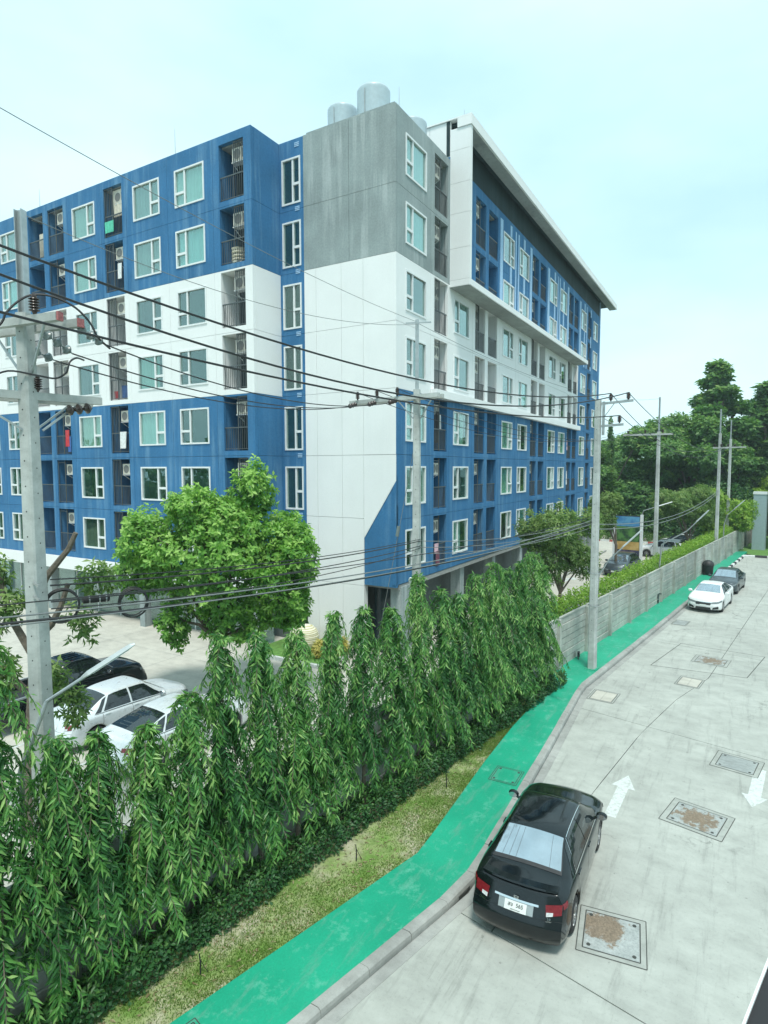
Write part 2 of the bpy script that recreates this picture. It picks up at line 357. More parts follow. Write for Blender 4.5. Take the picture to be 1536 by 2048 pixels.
# road: concrete slabs parted by real joints over a dark bed
bed = MB(); bed.poly([(-30, -3.6, -.02), (-30, -40, -.02), (43, -40, -.02), (43, -13.0, -.02), (11, -9.0, -.02), (2.9, -7.9, -.02), (.5, -7.6, -.02), (-10.6, -8.1, -.02)])
road = struct(obj('road', bed, MAT['joint']), 'concrete lane with cast joints')
CROSS = [-33, -22.6, -11.9, -1.03, 9.3, 19.6, 29.9, 40.2, 44.5]
OUT = [(-60, -22), (60, -26)]
def slab(c0, c1, top, bot, name='road_slab'):
    g = .011
    def edge(c, sgn):
        pts = []
        for L in (top, bot):
            x = c
            for _ in range(6): x = c+.21*(pl(L, x)+8.0)
            pts.append(x+sgn*g)
        return pts
    a0, a1 = edge(c0, 1); b0, b1 = edge(c1, -1)
    b0 = min(b0, 43.0); b1 = min(b1, 43.0)
    m = MB(); N = 10
    T = []; B = []
    tx = sorted({a0+(b0-a0)*i/N for i in range(N+1)} | {x for x, y in top if a0 < x < b0})
    bx = [a1+(b1-a1)*((x-a0)/(b0-a0)) for x in tx]
    for x, y2 in zip(tx, bx): T.append((x, pl(top, x)-g)); B.append((y2, pl(bot, y2)+g))
    k = len(T)
    ring = [(*p, 0) for p in T]+[(*p, 0) for p in reversed(B)]
    for i in range(k-1): m.poly([(*T[i], 0), (*B[i], 0), (*B[i+1], 0), (*T[i+1], 0)])
    for i in range(len(ring)):
        p, q = ring[i], ring[(i+1) % len(ring)]; m.poly([p, q, (q[0], q[1], -.1), (p[0], p[1], -.1)])
    obj(name, m, MAT['road'], road, fix=False)
for i in range(len(CROSS)-1):
    if i < 2: slab(CROSS[i], CROSS[i+1], KROAD, OUT)
    else: slab(CROSS[i], CROSS[i+1], KROAD, JOINT); slab(CROSS[i], CROSS[i+1], JOINT, OUT)
# gutter apron beside the kerb, a few mm proud
GUT = [(x, y-.22) for x, y in KROAD]
obj('gutter', strip([(x, y-.004) for x, y in KROAD], GUT, -26, 36, .006, -.03), MAT['kerb'], road)

struct(obj('footpath', strip(PATHL, KIN, -28, 46, .15, -.1), MAT['path']), 'green painted footpath')
# grass verge between wall and path
VER = [(x, y) for x, y in FENCE]
struct(obj('grass_verge', strip([(x, y+.3) for x, y in FENCE], PATHL, -28, .9, .10, -.12), MAT['soil']), 'sandy verge with patchy grass')
# neighbour's parking lot, beyond the wall
lot = MB(); lot.poly([(-60, 3.2, 0), (60, -13.2, 0), (60, 45, 0), (-60, 45, 0)])
struct(obj('parking_lot', lot, MAT['lot']), 'pale concrete parking lot of the apartment block')
lj = MB()
for x in (-14, -9, -4.0): lj.poly([(x, -2, .004), (x+.02, -2, .004), (x+.02, 34, .004), (x, 34, .004)])
for y in (3.2, 8.6, 13.5): lj.poly([(-40, y, .005), (-.5, y, .005), (-.5, y+.02, .005), (-40, y+.02, .005)])
obj('slab_joint', lj, MAT['kerb'], bpy.data.objects['parking_lot'])
for y in (.4, 3.05, 5.75, 8.6):
    m = MB(); m.poly([(-12.6, y, .006), (-7.4, y, .006), (-7.4, y+.1, .006), (-12.6, y+.1, .006)]); obj('bay_line', m, MAT['paint'], bpy.data.objects['parking_lot'])
# far lawn, flower bed and red-and-white kerb at the end of the lot
m = MB(); m.poly([(44.5, -13.6, .03), (44.5, -45, .03), (120, -45, .03), (120, -5, .03), (60, -5, .03)]); struct(obj('lawn', m, MAT['lawn']), 'lawn past the end of the lane')
m = MB(); m.poly([(62, -13, .06), (62, 40, .06), (120, 60, .06), (120, -13, .06)]); struct(obj('lawn', m, MAT['lawn']), 'lawn behind the parking lot')

# kerb: single stones about a metre long
kerb = struct(obj('kerb', strip([(x, y-.02) for x, y in KIN], [(x, y+.03) for x, y in KROAD], -28, 43, .05, -.1), MAT['joint']), 'concrete kerb')
def kerb_stone(p0, p1, q0, q1, mat, h=.16):
    # p: path side, q: road side
    m = MB(); ring = []
    for p, q in ((p0, q0), (p1, q1)):
        p = Vector(p); q = Vector(q); ring.append([(*p, -.05), (*p, h), (*(p.lerp(q, .72)), h), (*(p.lerp(q, .93)), h-.035), (*q, h-.09), (*q, -.05)])
    A, B = ring
    for i in range(6): m.poly([A[i], A[(i+1) % 6], B[(i+1) % 6], B[i]])
    m.poly(A[::-1]); m.poly(B)
    return obj('kerb_stone', m, mat, kerb, smooth=True, angle=30)
x = -26.0; rk = random.Random(4)
while x < 42.5:
    x1 = x+1.0; g = .006; far = x > 33
    mat = (MAT['kerbblack'] if int(round(x)) % 2 else MAT['kerbwhite']) if far else MAT['kerb']
    j = rk.uniform(-.006, .006)
    kerb_stone((x+g, pl(KIN, x+g)+j), (x1-g, pl(KIN, x1-g)+j), (x+g, pl(KROAD, x+g)+j), (x1-g, pl(KROAD, x1-g)+j), mat, .16+rk.uniform(-.004, .004)); x = x1
kx, ky = 43.0, -12.96
for i in range(16):
    a0 = (43.0+.16*i, -12.9-.95*i); a1 = (43.0+.16*(i+1)-.01, -12.9-.95*(i+1)+.02)
    kerb_stone((a0[0]+.2, a0[1]), (a1[0]+.2, a1[1]), a0, a1, MAT['kerbblack'] if i % 2 else MAT['kerbwhite'])

# ------------------------------------------------------------------ manholes, drains, painted arrows
def cover(name, label, cat, quad, rim=.12, mats=('coverf', 'cover'), z=.0, bolts=True, slats=0):
    c = Vector((sum(p[0] for p in quad)/4, sum(p[1] for p in quad)/4, z)); t = thing(name, label, cat, c, 0, 'covers set in the paving')
    Q = [Vector((p[0], p[1], 0))-Vector((c.x, c.y, 0)) for p in quad]
    I = []
    for i in range(4):
        d = -Q[i].normalized(); I.append(Q[i]+d*rim*1.414)
    m = MB()
    for i in range(4):
        j = (i+1) % 4; m.poly([Q[i]+Vector((0,0,.006)), Q[j]+Vector((0,0,.006)), I[j]+Vector((0,0,.006)), I[i]+Vector((0,0,.006))])
        m.poly([Q[i], Q[j], Q[j]+Vector((0,0,.006)), Q[i]+Vector((0,0,.006))])
    obj('rim', m, MAT[mats[0]], t, fix=False)
    gm = MB()
    for S, w in ((Q, .015), (I, .018)):
        for i in range(4):
            j = (i+1) % 4; d = (S[j]-S[i]).normalized(); nrm = Vector((-d.y, d.x, 0))*w/2
            gm.poly([S[i]-nrm+Vector((0,0,.009)), S[j]-nrm+Vector((0,0,.009)), S[j]+nrm+Vector((0,0,.009)), S[i]+nrm+Vector((0,0,.009))])
    obj('seam', gm, MAT['joint'], t, fix=False)
    I2 = [p*.97 for p in I]; m = MB()
    parts = [(0, 1)] if not slats else [(k/slats+.01, (k+1)/slats-.01) for k in range(slats)]
    for a, b in parts:
        e0a, e0b = I2[0].lerp(I2[1], a), I2[0].lerp(I2[1], b); e1a, e1b = I2[3].lerp(I2[2], a), I2[3].lerp(I2[2], b); mm = MB()
        mm.prism([e0a+Vector((0,0,.002)), e0b+Vector((0,0,.002)), e1b+Vector((0,0,.002)), e1a+Vector((0,0,.002))], (0,0,.008)); obj('lid', mm, MAT[mats[1]], t)
    if bolts:
        for i in range(4):
            mm = MB(); mm.lathe([(0, .015), (.035, .015), (.035, .0)], I2[i]*.82, 8); obj('lifting_hole', mm, MAT['joint'], t)
    return t
def rquad(cx, cy, a, lx, ly):
    ca, sa = math.cos(a), math.sin(a); return [(cx+ca*x-sa*y, cy+sa*x+ca*y) for x, y in ((lx/2, ly/2), (lx/2, -ly/2), (-lx/2, -ly/2), (-lx/2, ly/2))]
cover('manhole_cover', 'rust-stained concrete manhole cover beside the black sedan', 'manhole', rquad(-11.1, -10.73, R(8), 1.14, 1.12), .1, ('coverf', 'rusty'))
cover('manhole_cover', 'brown-stained rectangular manhole cover between the two road arrows', 'manhole', rquad(-6.36, -11.8, R(-12), 1.2, 1.33), .13, ('coverf', 'rusty2'))
cover('manhole_cover', 'grey manhole cover near the right edge beside the down-pointing arrow', 'manhole', rquad(-2.85, -12.6, R(-10), 1.1, 1.15), .12, ('coverf', 'cover'))
cover('drain_cover', 'pale concrete drain lid next to the kerb by the light pole', 'drain cover', rquad(.5, -8.43, R(-4), 1.1, .9), .08, ('coverf', 'lot'), slats=2, bolts=False)
cover('drain_cover', 'pale split concrete lid in mid road beyond the long joint', 'drain cover', rquad(3.66, -11.0, R(-8), 1.12, .85), .08, ('coverf', 'lot'), slats=2, bolts=False)
cover('manhole_cover', 'dark grey manhole cover inside the recast road patch', 'manhole', rquad(6.98, -11.6, R(-8), 1.15, 1.35), .12, ('coverf', 'rusty3'), bolts=False)
cover('manhole_cover', 'small grey manhole cover at the right edge in mid lane', 'manhole', rquad(1.6, -14.6, R(-10), 1.1, 1.1), .12, ('coverf', 'cover'))
cover('drain_cover', 'thin grey drain lid against the kerb in front of the white sedan', 'drain cover', rquad(13.4, -9.95, R(-8), 1.2, .7), .06, ('coverf', 'cover'), bolts=False)
cover('path_cover', 'green painted access lid in the footpath left of the black sedan', 'manhole', rquad(-6.98, -7.38, R(2), .8, .72), .05, ('path', 'path'), .15)
cover('path_cover', 'green painted access lid in the footpath at the bottom edge', 'manhole', rquad(-16.6, -6.1, R(-14), .9, .9), .05, ('path', 'path'), .15)
# recast patch: a thin raised seam round a big rectangle
P4 = [(9.19, -10.28), (8.76, -13.6), (5.3, -12.9), (5.09, -9.45)]; m = MB()
for i in range(4):
    p, q = Vector((*P4[i], 0)), Vector((*P4[(i+1) % 4], 0)); d = (q-p).normalized(); nn = Vector((-d.y, d.x, 0))*.014
    m.poly([p-nn+Vector((0,0,.004)), q-nn+Vector((0,0,.004)), q+nn+Vector((0,0,.004)), p+nn+Vector((0,0,.004))])
obj('patch_seam', m, MAT['joint'], road, fix=False)
def arrow(label, tip, tail, hw, hl, sw):
    tip = Vector((*tip, 0)); tail = Vector((*tail, 0)); d = (tip-tail).normalized(); s = Vector((-d.y, d.x, 0)); nk = tip-d*hl; z = Vector((0,0,.004))
    m = MB()
    m.prism([tail-s*sw, tail+s*sw, nk+s*sw, nk-s*sw], (0,0,.004)); m.prism([nk-s*hw, nk+s*hw, tip], (0,0,.004))
    o = obj('road_arrow', m, MAT['paint'], None, (0,0,.001)); tag(o, label, 'road marking', 'arrows painted on the lane')
arrow('white straight arrow painted on the lane ahead of the black sedan', (-5.05, -10.1), (-7.3, -10.02), .29, .72, .13)
arrow('white arrow pointing back at the right edge of the lane', (-5.16, -12.92), (-2.9, -13.15), .28, .62, .14)
arrow('white arrow painted in the parking lot by the undercroft', (24.2, -1.9), (21.4, -1.5), .5, .9, .12)

# ------------------------------------------------------------------ precast concrete wall along the path
DF = Vector((1, -.139, 0)).normalized(); NF = Vector((DF.y, -DF.x, 0))      # NF points to the lane
fence = thing('precast_wall', 'grey precast concrete plank wall between footpath and parking lot', 'wall', (2.2, -6.30, .12), math.atan2(DF.y, DF.x))
PW, PH, NP = 3.13, .292, 7
plank_me = []
for k in range(6):
    rr = random.Random(k); m = MB(); b = .012; cb = .022
    x0, x1, t = .075, PW-.075, .035
    prof = [(-t+.02, .004), (-t, .004+cb), (-t, PH-cb), (-t+.02, PH-.006), (t-.02, PH-.006), (t, PH-cb), (t, .004+cb), (t-.02, .004)]
    pts = [(x0, y, z) for y, z in prof]; m.prism(pts, (x1-x0, 0, 0)); plank_me.append(m.mesh('plank', MAT['plank']))
m = MB(); m.prism([(-.095, -.15, 0), (.095, -.15, 0), (.095, .06, 0), (.05, .085, 0), (-.05, .085, 0), (-.095, .06, 0)], (0, 0, NP*PH+.10)); post_me = m.mesh('post', MAT['plank'])
m = MB(); m.box(.08, PW-.08, -.05, .05, NP*PH-.003, NP*PH+.05); cap_me = m.mesh('coping', MAT['plank'])
rr = random.Random(9)
for i in range(-8, 18):
    for k in range(NP):
        o = link('plank', plank_me[rr.randrange(6)], fence, (i*PW, rr.uniform(-.014, .014), k*PH)); o.rotation_euler = (rr.uniform(-.02, .02), 0, 0)
    link('coping', cap_me, fence, (i*PW, 0, 0))
for i in range(-8, 19): link('post', post_me, fence, (i*PW, 0, -.1))

# ================================================================== APARTMENT BUILDING
bld = thing('apartment_building', 'eight-storey blue, white and grey apartment block with balconies and projecting roof', 'building')
RZL = -math.pi/2
ROWZ = {1: (19.8, 22.85), 2: (17.05, 19.8), 3: (14.3, 17.05), 4: (11.55, 14.3), 5: (8.8, 11.55), 6: (6.05, 8.8), 7: (3.25, 6.05)}
def wtop(k): return 8.316+(6-k)*2.75
WW, WH = 1.93, 1.685
BW, BH = 1.46, 2.44
def bbot(k): return 20.03-2.75*(k-1)
def panel(O, rz, u0, u1, z0, z1, holes, mat, th=.18, d0=0., name='wall_panel', gap=.007):
    us = sorted({u0+gap, u1-gap, *[h[0] for h in holes], *[h[1] for h in holes]}); zs = sorted({z0+gap, z1-gap, *[h[2] for h in holes], *[h[3] for h in holes]})
    us = [x for x in us if u0 <= x <= u1]; zs = [z for z in zs if z0 <= z <= z1]
    nu, nz = len(us)-1, len(zs)-1
    def solid(i, j):
        if i < 0 or j < 0 or i >= nu or j >= nz: return False
        cu, cz = (us[i]+us[i+1])/2, (zs[j]+zs[j+1])/2
        return not any(h[0] < cu < h[1] and h[2] < cz < h[3] for h in holes)
    m = MB(); vid = {}
    def V(i, j, s):
        k = (i, j, s)
        if k not in vid: vid[k] = len(m.v); m.v.append((us[i], d0+(th if s else 0), zs[j]))
        return vid[k]
    for i in range(nu):
        for j in range(nz):
            if not solid(i, j): continue
            m.f.append((V(i,j,0), V(i+1,j,0), V(i+1,j+1,0), V(i,j+1,0)))
            m.f.append((V(i,j+1,1), V(i+1,j+1,1), V(i+1,j,1), V(i,j,1)))
            if not solid(i-1, j): m.f.append((V(i,j,1), V(i,j,0), V(i,j+1,0), V(i,j+1,1)))
            if not solid(i+1, j): m.f.append((V(i+1,j,0), V(i+1,j,1), V(i+1,j+1,1), V(i+1,j+1,0)))
            if not solid(i, j-1): m.f.append((V(i,j,1), V(i+1,j,1), V(i+1,j,0), V(i,j,0)))
            if not solid(i, j+1): m.f.append((V(i,j+1,0), V(i+1,j+1,0), V(i+1,j+1,1), V(i,j+1,1)))
    m.m = [0]*len(m.f)
    if not m.f: return None
    return obj(name, m, MAT[mat], bld, O, rz, fix=False)

# --- shared window meshes
def window_meshes(w, h, mull, small_right, trans=.36):
    fr = MB(); t = .075; y0, y1 = -.035, .10
    fr.box(0, t, y0, y1, 0, h); fr.box(w-t, w, y0, y1, 0, h); fr.box(t, w-t, y0, y1, 0, t); fr.box(t, w-t, y0, y1, h-t, h)
    um = w*(1-mull) if small_right else w*mull
    fr.box(um-.045, um+.045, -.01, .09, t, h-t)
    s0, s1 = (um+.045, w-t) if small_right else (t, um-.045); zt = t+(h-2*t)*trans
    fr.box(s0, s1, -.02, .085, zt-.055, zt+.055)
    b0, b1 = (t, um-.045) if small_right else (um+.045, w-t)
    panes = []
    for a, b, c, d in ((b0, b1, t, h-t), (s0, s1, t, zt-.055), (s0, s1, zt+.055, h-t)):
        p = MB(); p.box(a-.01, b+.01, .045, .052, c-.01, d+.01); panes.append(p.mesh('pane', MAT['glass']))
    return fr.mesh('window', MAT['frame']), panes
def curtain_mesh(w, h, a, b, mat, seed):
    rr = random.Random(seed); m = MB(); n = 28; ph = rr.random()*6
    P = []
    for i in range(n+1):
        x = w*(a+(b-a)*i/n); P.append((x, .12+.035*math.sin(i*1.9+ph)+.015*math.sin(i*.7+ph)))
    for i in range(n): m.poly([(*P[i], .06), (*P[i+1], .06), (*P[i+1], h-.06), (*P[i], h-.06)])
    return m.mesh('curtain', mat, True, False, 70)
WM = {s: window_meshes(WW, WH, .34, s) for s in (False, True)}
WS = window_meshes(1.06, 2.0, .42, True, .42)
CC = [MAT['curtain'], plain('cream_curtain', (.80, .80, .68), .9, var=.05), plain('white_curtain', (.84, .90, .90), .9, var=.05), plain('aqua_curtain', (.50, .84, .86), .9, var=.06), plain('sage_curtain', (.46, .62, .55), .9, var=.06)]
CUR = {'c': [curtain_mesh(WW, WH, .03+.14*(s == 2), .97-.2*(s == 4), CC[s], s) for s in range(5)], 'h': [curtain_mesh(WW, WH, .03, .62, MAT['curtain'], 4)], 'b': [curtain_mesh(WW, WH, .03, .97, MAT['curtain2'], 5)]}
OPENW = []
def window(O, rz, u0, k, small_right, cur=None):
    c, s = math.cos(rz), math.sin(rz); loc = (O[0]+c*u0, O[1]+s*u0, wtop(k)-WH)
    fm, pm = WM[small_right]; w = link('window', fm, bld, loc, rz)
    for p in pm: link('pane', p, w)
    if cur: link('curtain', random.Random(hash((round(u0*10), k)) & 255).choice(CUR[cur]), w)
    return w
# --- shared balcony meshes (local origin: lower left of the opening)
D = 1.15
def recess(mat):
    m = MB(); w, h = BW, BH
    m.poly([(0,.16,0),(0,D,0),(0,D,h),(0,.16,h)]); m.poly([(w,.16,0),(w,.16,h),(w,D,h),(w,D,0)])
    m.poly([(0,D,0),(w,D,0),(w,D,h),(0,D,h)]); m.poly([(0,.0,-.001),(w,.0,-.001),(w,D,-.001),(0,D,-.001)]); m.poly([(0,.0,h+.001),(0,D,h+.001),(w,D,h+.001),(w,.0,h+.001)])
    return m.mesh('balcony', mat, fix=False)
REC = {k: recess(MAT[k]) for k in ('blue', 'white', 'gray')}
m = MB(); y = .07
m.box(.01, BW-.01, y-.02, y+.02, 1.02, 1.07); m.box(.01, BW-.01, y-.015, y+.015, .07, .10)
for i in range(13):
    x = .06+i*(BW-.12)/12; m.box(x-.009, x+.009, y-.009, y+.009, .1, 1.02)
RAIL = m.mesh('railing', MAT['rail'])
def screen(a, b):
    m = MB(); x0, x1 = BW*a, BW*b; n = max(3, int((x1-x0)/.115))
    m.box(x0, x0+.035, .05, .09, .02, BH-.01); m.box(x1-.035, x1, .05, .09, .02, BH-.01); m.box(x0, x1, .05, .09, BH-.06, BH-.02)
    for i in range(1, n):
        x = x0+(x1-x0)*i/n; m.box(x-.011, x+.011, .06, .08, 1.07, BH-.05)
    return m.mesh('screen_bars', MAT['rail'])
SCR = {'L': screen(.02, .46), 'R': screen(.56, .98)}
def post(a):
    m = MB(); x = BW*a; m.box(x-.02, x+.02, .05, .09, .02, BH-.01); m.box(.02, x, .055, .085, BH-.16, BH-.13); m.box(.02, .05, .055, .085, .02, BH-.02); return m.mesh('post', MAT['rail'])
PST = {'P': post(.47)}
m = MB(); m.box(.02, .07, D-.05, D-.004, 0, 2.3); m.box(BW-.07, BW-.02, D-.05, D-.004, 0, 2.3); m.box(.07, BW-.07, D-.05, D-.004, 2.25, 2.3); m.box(.70, .75, D-.05, D-.004, 0, 2.25)
DOORF = m.mesh('door_frame', MAT['rail'])
m = MB(); m.box(.07, BW-.07, D-.03, D-.02, .02, 2.25); DOORG = m.mesh('door_glass', MAT['door'])
m = MB(); m.box(0, .78, 0, .28, 0, .54); ACB = m.mesh('air_conditioner', MAT['acbody'])
m = MB(); m.lathe([(.21, -.008), (.21, -.016), (.0, -.016)], (.29, 0, .27), 18, 'y'); m.box(.56, .72, -.008, -.001, .08, .46); ACG = m.mesh('fan_grille', MAT['acgrille'])
m = MB(); m.box(-.05, .83, .0, .32, -.05, -.02); m.bar((0, .02, -.035), (0, .45, -.3), .03); m.bar((.75, .02, -.035), (.75, .45, -.3), .03); ACR = m.mesh('bracket', MAT['frame'])
def balcony(O, rz, u0, k, mat, kind, ac):
    c, s = math.cos(rz), math.sin(rz); loc = (O[0]+c*u0, O[1]+s*u0, bbot(k))
    b = link('balcony', REC[mat], bld, loc, rz); link('railing', RAIL, b)
    if kind in SCR: link('screen_bars', SCR[kind], b)
    if kind in PST: link('post', PST[kind], b)
    link('door_frame', DOORF, b); link('door_glass', DOORG, b)
    if ac is not None:
        a = BW*ac
        q = link('air_conditioner', ACB, bld, (loc[0]+c*a-s*.18, loc[1]+s*a+c*.18, loc[2]+1.66), rz); link('fan_grille', ACG, q); link('bracket', ACR, q)
    return b
rb = random.Random(21)

# --- right facade (plane y = 0)
OR = (0, 0, 0)
RW = [(1.0, False), (5.97, False), (13.01, True), (16.0, False), (23.0, True), (26.0, False), (33.1, True), (38.05, False)]
RB = [(3.79, 'P', .06), (8.76, 'P', .04), (10.66, None, None), (18.76, 'P', .04), (20.66, None, None), (28.76, 'P', .04), (30.6, None, None), (35.86, 'P', .06)]
SEG = [.2, 3.4, 5.45, 8.4, 12.5, 15.47, 18.45, 22.45, 25.5, 28.45, 32.3, 35.5, 40.9]
RCUR = {(2, 5): 'c', (3, 5): 'c', (2, 7): 'h', (1, 5): 'c', (1, 6): 'c', (4, 7): 'c', (6, 5): 'c', (5, 6): 'c', (6, 6): 'c', (7, 5): 'c', (7, 6): 'c', (1, 1): 'c', (1, 2): 'c', (3, 2): 'c', (4, 1): 'h', (5, 1): 'c', (6, 2): 'b', (6, 1): 'c', (8, 3): 'c', (7, 3): 'c', (4, 4): 'c', (3, 3): 'b', (4, 3): 'b', (2, 3): 'b'}
for k, (z0, z1) in ROWZ.items():
    if k == 1: z1r = 23.0
    holes = [(x+.03, x+WW-.03, wtop(k)-WH+.03, wtop(k)-.03) for x, _ in RW]+[(x, x+BW, bbot(k), bbot(k)+BH) for x, _, _ in RB]
    for a, b in zip(SEG[:-1], SEG[1:]):
        if k <= 2: mt = 'gray' if b <= 5.46 else 'blue'
        elif k <= 4: mt = 'white' if b <= 32.4 else 'blue'
        else: mt = 'blue'
        zz1 = 23.0 if (k == 1 and a >= 5.4) else z1
        hs = [h for h in holes if h[0] >= a and h[1] <= b]
        panel(OR, 0, a, b, z0, zz1, hs, mt)
    for i, (x, sr) in enumerate(RW): window(OR, 0, x, k, sr, RCUR.get((i+1, k)) or (rb.choice([None, None, 'c']) if k > 4 else None))
    for x, kind, ac in RB:
        mt = ('gray' if x < 5.4 else 'blue') if k <= 2 else ('white' if (k <= 4 and x < 32.3) else 'blue')
        balcony(OR, 0, x, k, mt, kind if k != 3 or kind is None else 'L', ac)
# one sash swung open, sixth row
sm = MB(); sm.bar((0, 0, 0), (.56, 0, 0), .05, .05); sm.bar((0, 0, 1.0), (.56, 0, 1.0), .05, .05); sm.bar((0, 0, 0), (0, 0, 1.0), .05, .05); sm.bar((.56, 0, 0), (.56, 0, 1.0), .05, .05)
so = obj('open_sash', sm, MAT['frame'], bld, (14.31, -.03, wtop(6)-1.07)); so.rotation_euler = (R(-20), 0, 0)
sm = MB(); sm.box(.02, .54, -.004, .004, .02, .98); link('pane', sm.mesh('pane', MAT['glass']), so)
# --- left wing facade (plane x = -1.62), u = -y
OL = (-1.62, 0, 0)
LW = [(-10.86, False), (-13.86, True), (-18.86, True), (-26.0, False), (-29.0, True)]
LB = [(-8.0, 'R', .44), (-16.2, 'L', .44), (-21.16, 'P', .44), (-23.06, None, None)]
SEGL = [-31, -26.5, -23.4, -19.3, -16.45, -14.4, -11.4, -8.4, -6.1]
LCUR = {(1, 1): 'c', (1, 2): 'c', (2, 1): 'b', (2, 2): 'b', (3, 1): 'c', (3, 2): 'c', (2, 5): 'c', (3, 5): 'c', (4, 2): 'c', (4, 1): 'b', (2, 4): 'c'}
for k, (z0, z1) in ROWZ.items():
    holes = [(x+.03, x+WW-.03, wtop(k)-WH+.03, wtop(k)-.03) for x, _ in LW]+[(x, x+BW, bbot(k), bbot(k)+BH) for x, _, _ in LB]
    mt = 'white' if k in (3, 4) else 'blue'
    for a, b in zip(SEGL[:-1], SEGL[1:]): panel(OL, RZL, a, b, z0, z1, [h for h in holes if h[0] >= a and h[1] <= b], mt)
    for i, (x, sr) in enumerate(LW): window(OL, RZL, x, k, sr, LCUR.get((i+1, k)))
    for x, kind, ac in LB: balcony(OL, RZL, x, k, mt, kind, ac)
    panel((0, 6.1, 0), 0, -1.44, .38, z0, z1, [], mt, d0=0.0)                       # alcove side wall
# --- grey and white end face (plane x = .2) with the blue window strip
OG = (.2, 0, 0)
for k, (z0, z1) in ROWZ.items():
    h = (-5.94+.03, -4.88-.03, wtop(k)-2.0+.03, wtop(k)-.03)
    panel(OG, RZL, -6.1, -4.72, z0, z1, [h], 'blue', d0=.02)
    w = link('window', WS[0], bld, (.22, 5.94, wtop(k)-2.0), RZL)
    for p in WS[1]: link('pane', p, w)
    v = MB(); zc = wtop(k)+.42
    for q in range(3): v.box(-5.2, -4.95, -.02, .02, zc+q*.07, zc+q*.07+.04)
    obj('vent_grille', v, MAT['light'], bld, (.22, 0, 0), RZL)
for k in (1, 2):
    z0, z1 = ROWZ[k]
    if k == 1: z1 = 22.85
    for a, b in ((-4.72, -2.3), (-2.3, 0.)): panel(OG, RZL, a, b, z0, z1, [], 'gray')
vj = [-4.72, -4.07, -2.72, -1.6, 0.]
for k in (3, 4, 5):
    z0, z1 = ROWZ[k]
    for a, b in zip(vj[:-1], vj[1:]): panel(OG, RZL, a, b, z0, z1, [], 'white')
for a, b in zip(vj[:3], vj[1:4]):
    for z0, z1 in ((6.05, 8.8), (3.1, 6.05), (.0, 3.1)): panel(OG, RZL, a, b, z0, z1, [], 'white', .3)
m = MB(); m.prism([(-1.593, 0, 8.79), (-1.593, 0, 5.2), (0, 0, 7.7), (0, 0, 8.79)], (0, .027, 0)); obj('wall_panel', m, MAT['white'], bld, OG, RZL)
m = MB(); m.prism([(-1.593, .03, 7.9), (-1.593, .03, 3.15), (-.0, .03, 3.15), (-.0, .03, 7.9)], (0, .15, 0)); obj('wall_panel', m, MAT['blue'], bld, OG, RZL)
# sill beam under the white band and the frame of the top two storeys
m = MB(); m.box(3.45, 32.3, -.30, -.004, 11.5, 11.86); obj('ledge', m, MAT['white'], bld)
m = MB(); m.box(5.45, 31.2, -1.05, -.004, 16.93, 17.22); led = obj('ledge', m, MAT['white'], bld)
m = MB(); m.box(5.52, 31.1, -.98, -.02, 16.90, 16.925); obj('soffit', m, MAT['soffit'], led)
for z0, z1 in ((17.225, 18.7), (18.7, 20.3), (20.3, 21.7), (21.7, 23.2), (23.2, 24.2)):
    m = MB(); m.box(5.45, 5.66, -1.05, -.004, z0+.006, z1-.006); obj('fin_panel', m, MAT['white'], bld)
m = MB(); m.box(5.45, 40.8, .02, .2, 23.02, 24.62); obj('upper_wall', m, MAT['darkwall'], bld)
m = MB(); m.box(5.40, 43.7, -1.10, 15, 24.62, 24.68); m.box(5.40, 43.7, -1.10, -.38, 24.2, 24.615); rf = obj('roof_canopy', m, MAT['white'], bld)
m = MB(); m.box(5.7, 43.6, -1.0, -.40, 24.17, 24.197); obj('soffit', m, MAT['soffit'], rf)
m = MB(); m.box(5.7, 43.5, -.378, 3.0, 24.45, 24.60); obj('soffit', m, MAT['darkwall'], rf)
m = MB(); m.box(40.91, 41.05, -.05, 10, 3.2, 24.4); obj('end_wall', m, MAT['light'], bld)
# roof storey behind the grey block: white parapet with a dark opening
for a, b, z0, z1 in ((.004, 1.1, 22.9, 24.6), (1.1, 2.6, 23.5, 24.6), (2.6, 9, 23.3, 24.6)):
    m = MB(); m.box(5.46, 5.62, a, b-.02, z0, z1); obj('parapet', m, MAT['white'], bld)
m = MB(); m.box(5.9, 6.0, 1.0, 9, 22.9, 24.4); obj('plant_room_wall', m, MAT['darkwall'], bld)
# light blue stripes on the top two storeys
def stripe(x0, x1, z0, z1):
    m = MB(); m.box(x0, x1, -.035, -.003, z0, z1); obj('stripe', m, MAT['light'], bld)
tops = [(17.23, wtop(2)-WH-.04), (wtop(2)+.04, wtop(1)-WH-.04), (wtop(1)+.04, 22.75)]
stripe(5.75, 6.0, 17.23, 22.3)
for bx in (12.4, 22.4, 32.4):
    stripe(bx+.02, bx+.45, 17.23, 22.6)
    for x0, x1 in ((bx+1.75, bx+2.05), (bx+4.35, bx+4.65)):
        for z0, z1 in tops:
            if x1 < 40: stripe(x0, x1, z0, z1)
    for x0, x1 in ((bx+2.72, bx+2.9), (bx+3.25, bx+3.45), (bx+5.75, bx+6.15)):
        if x1 < 35.6: stripe(x0, x1, 17.23, 22.7)
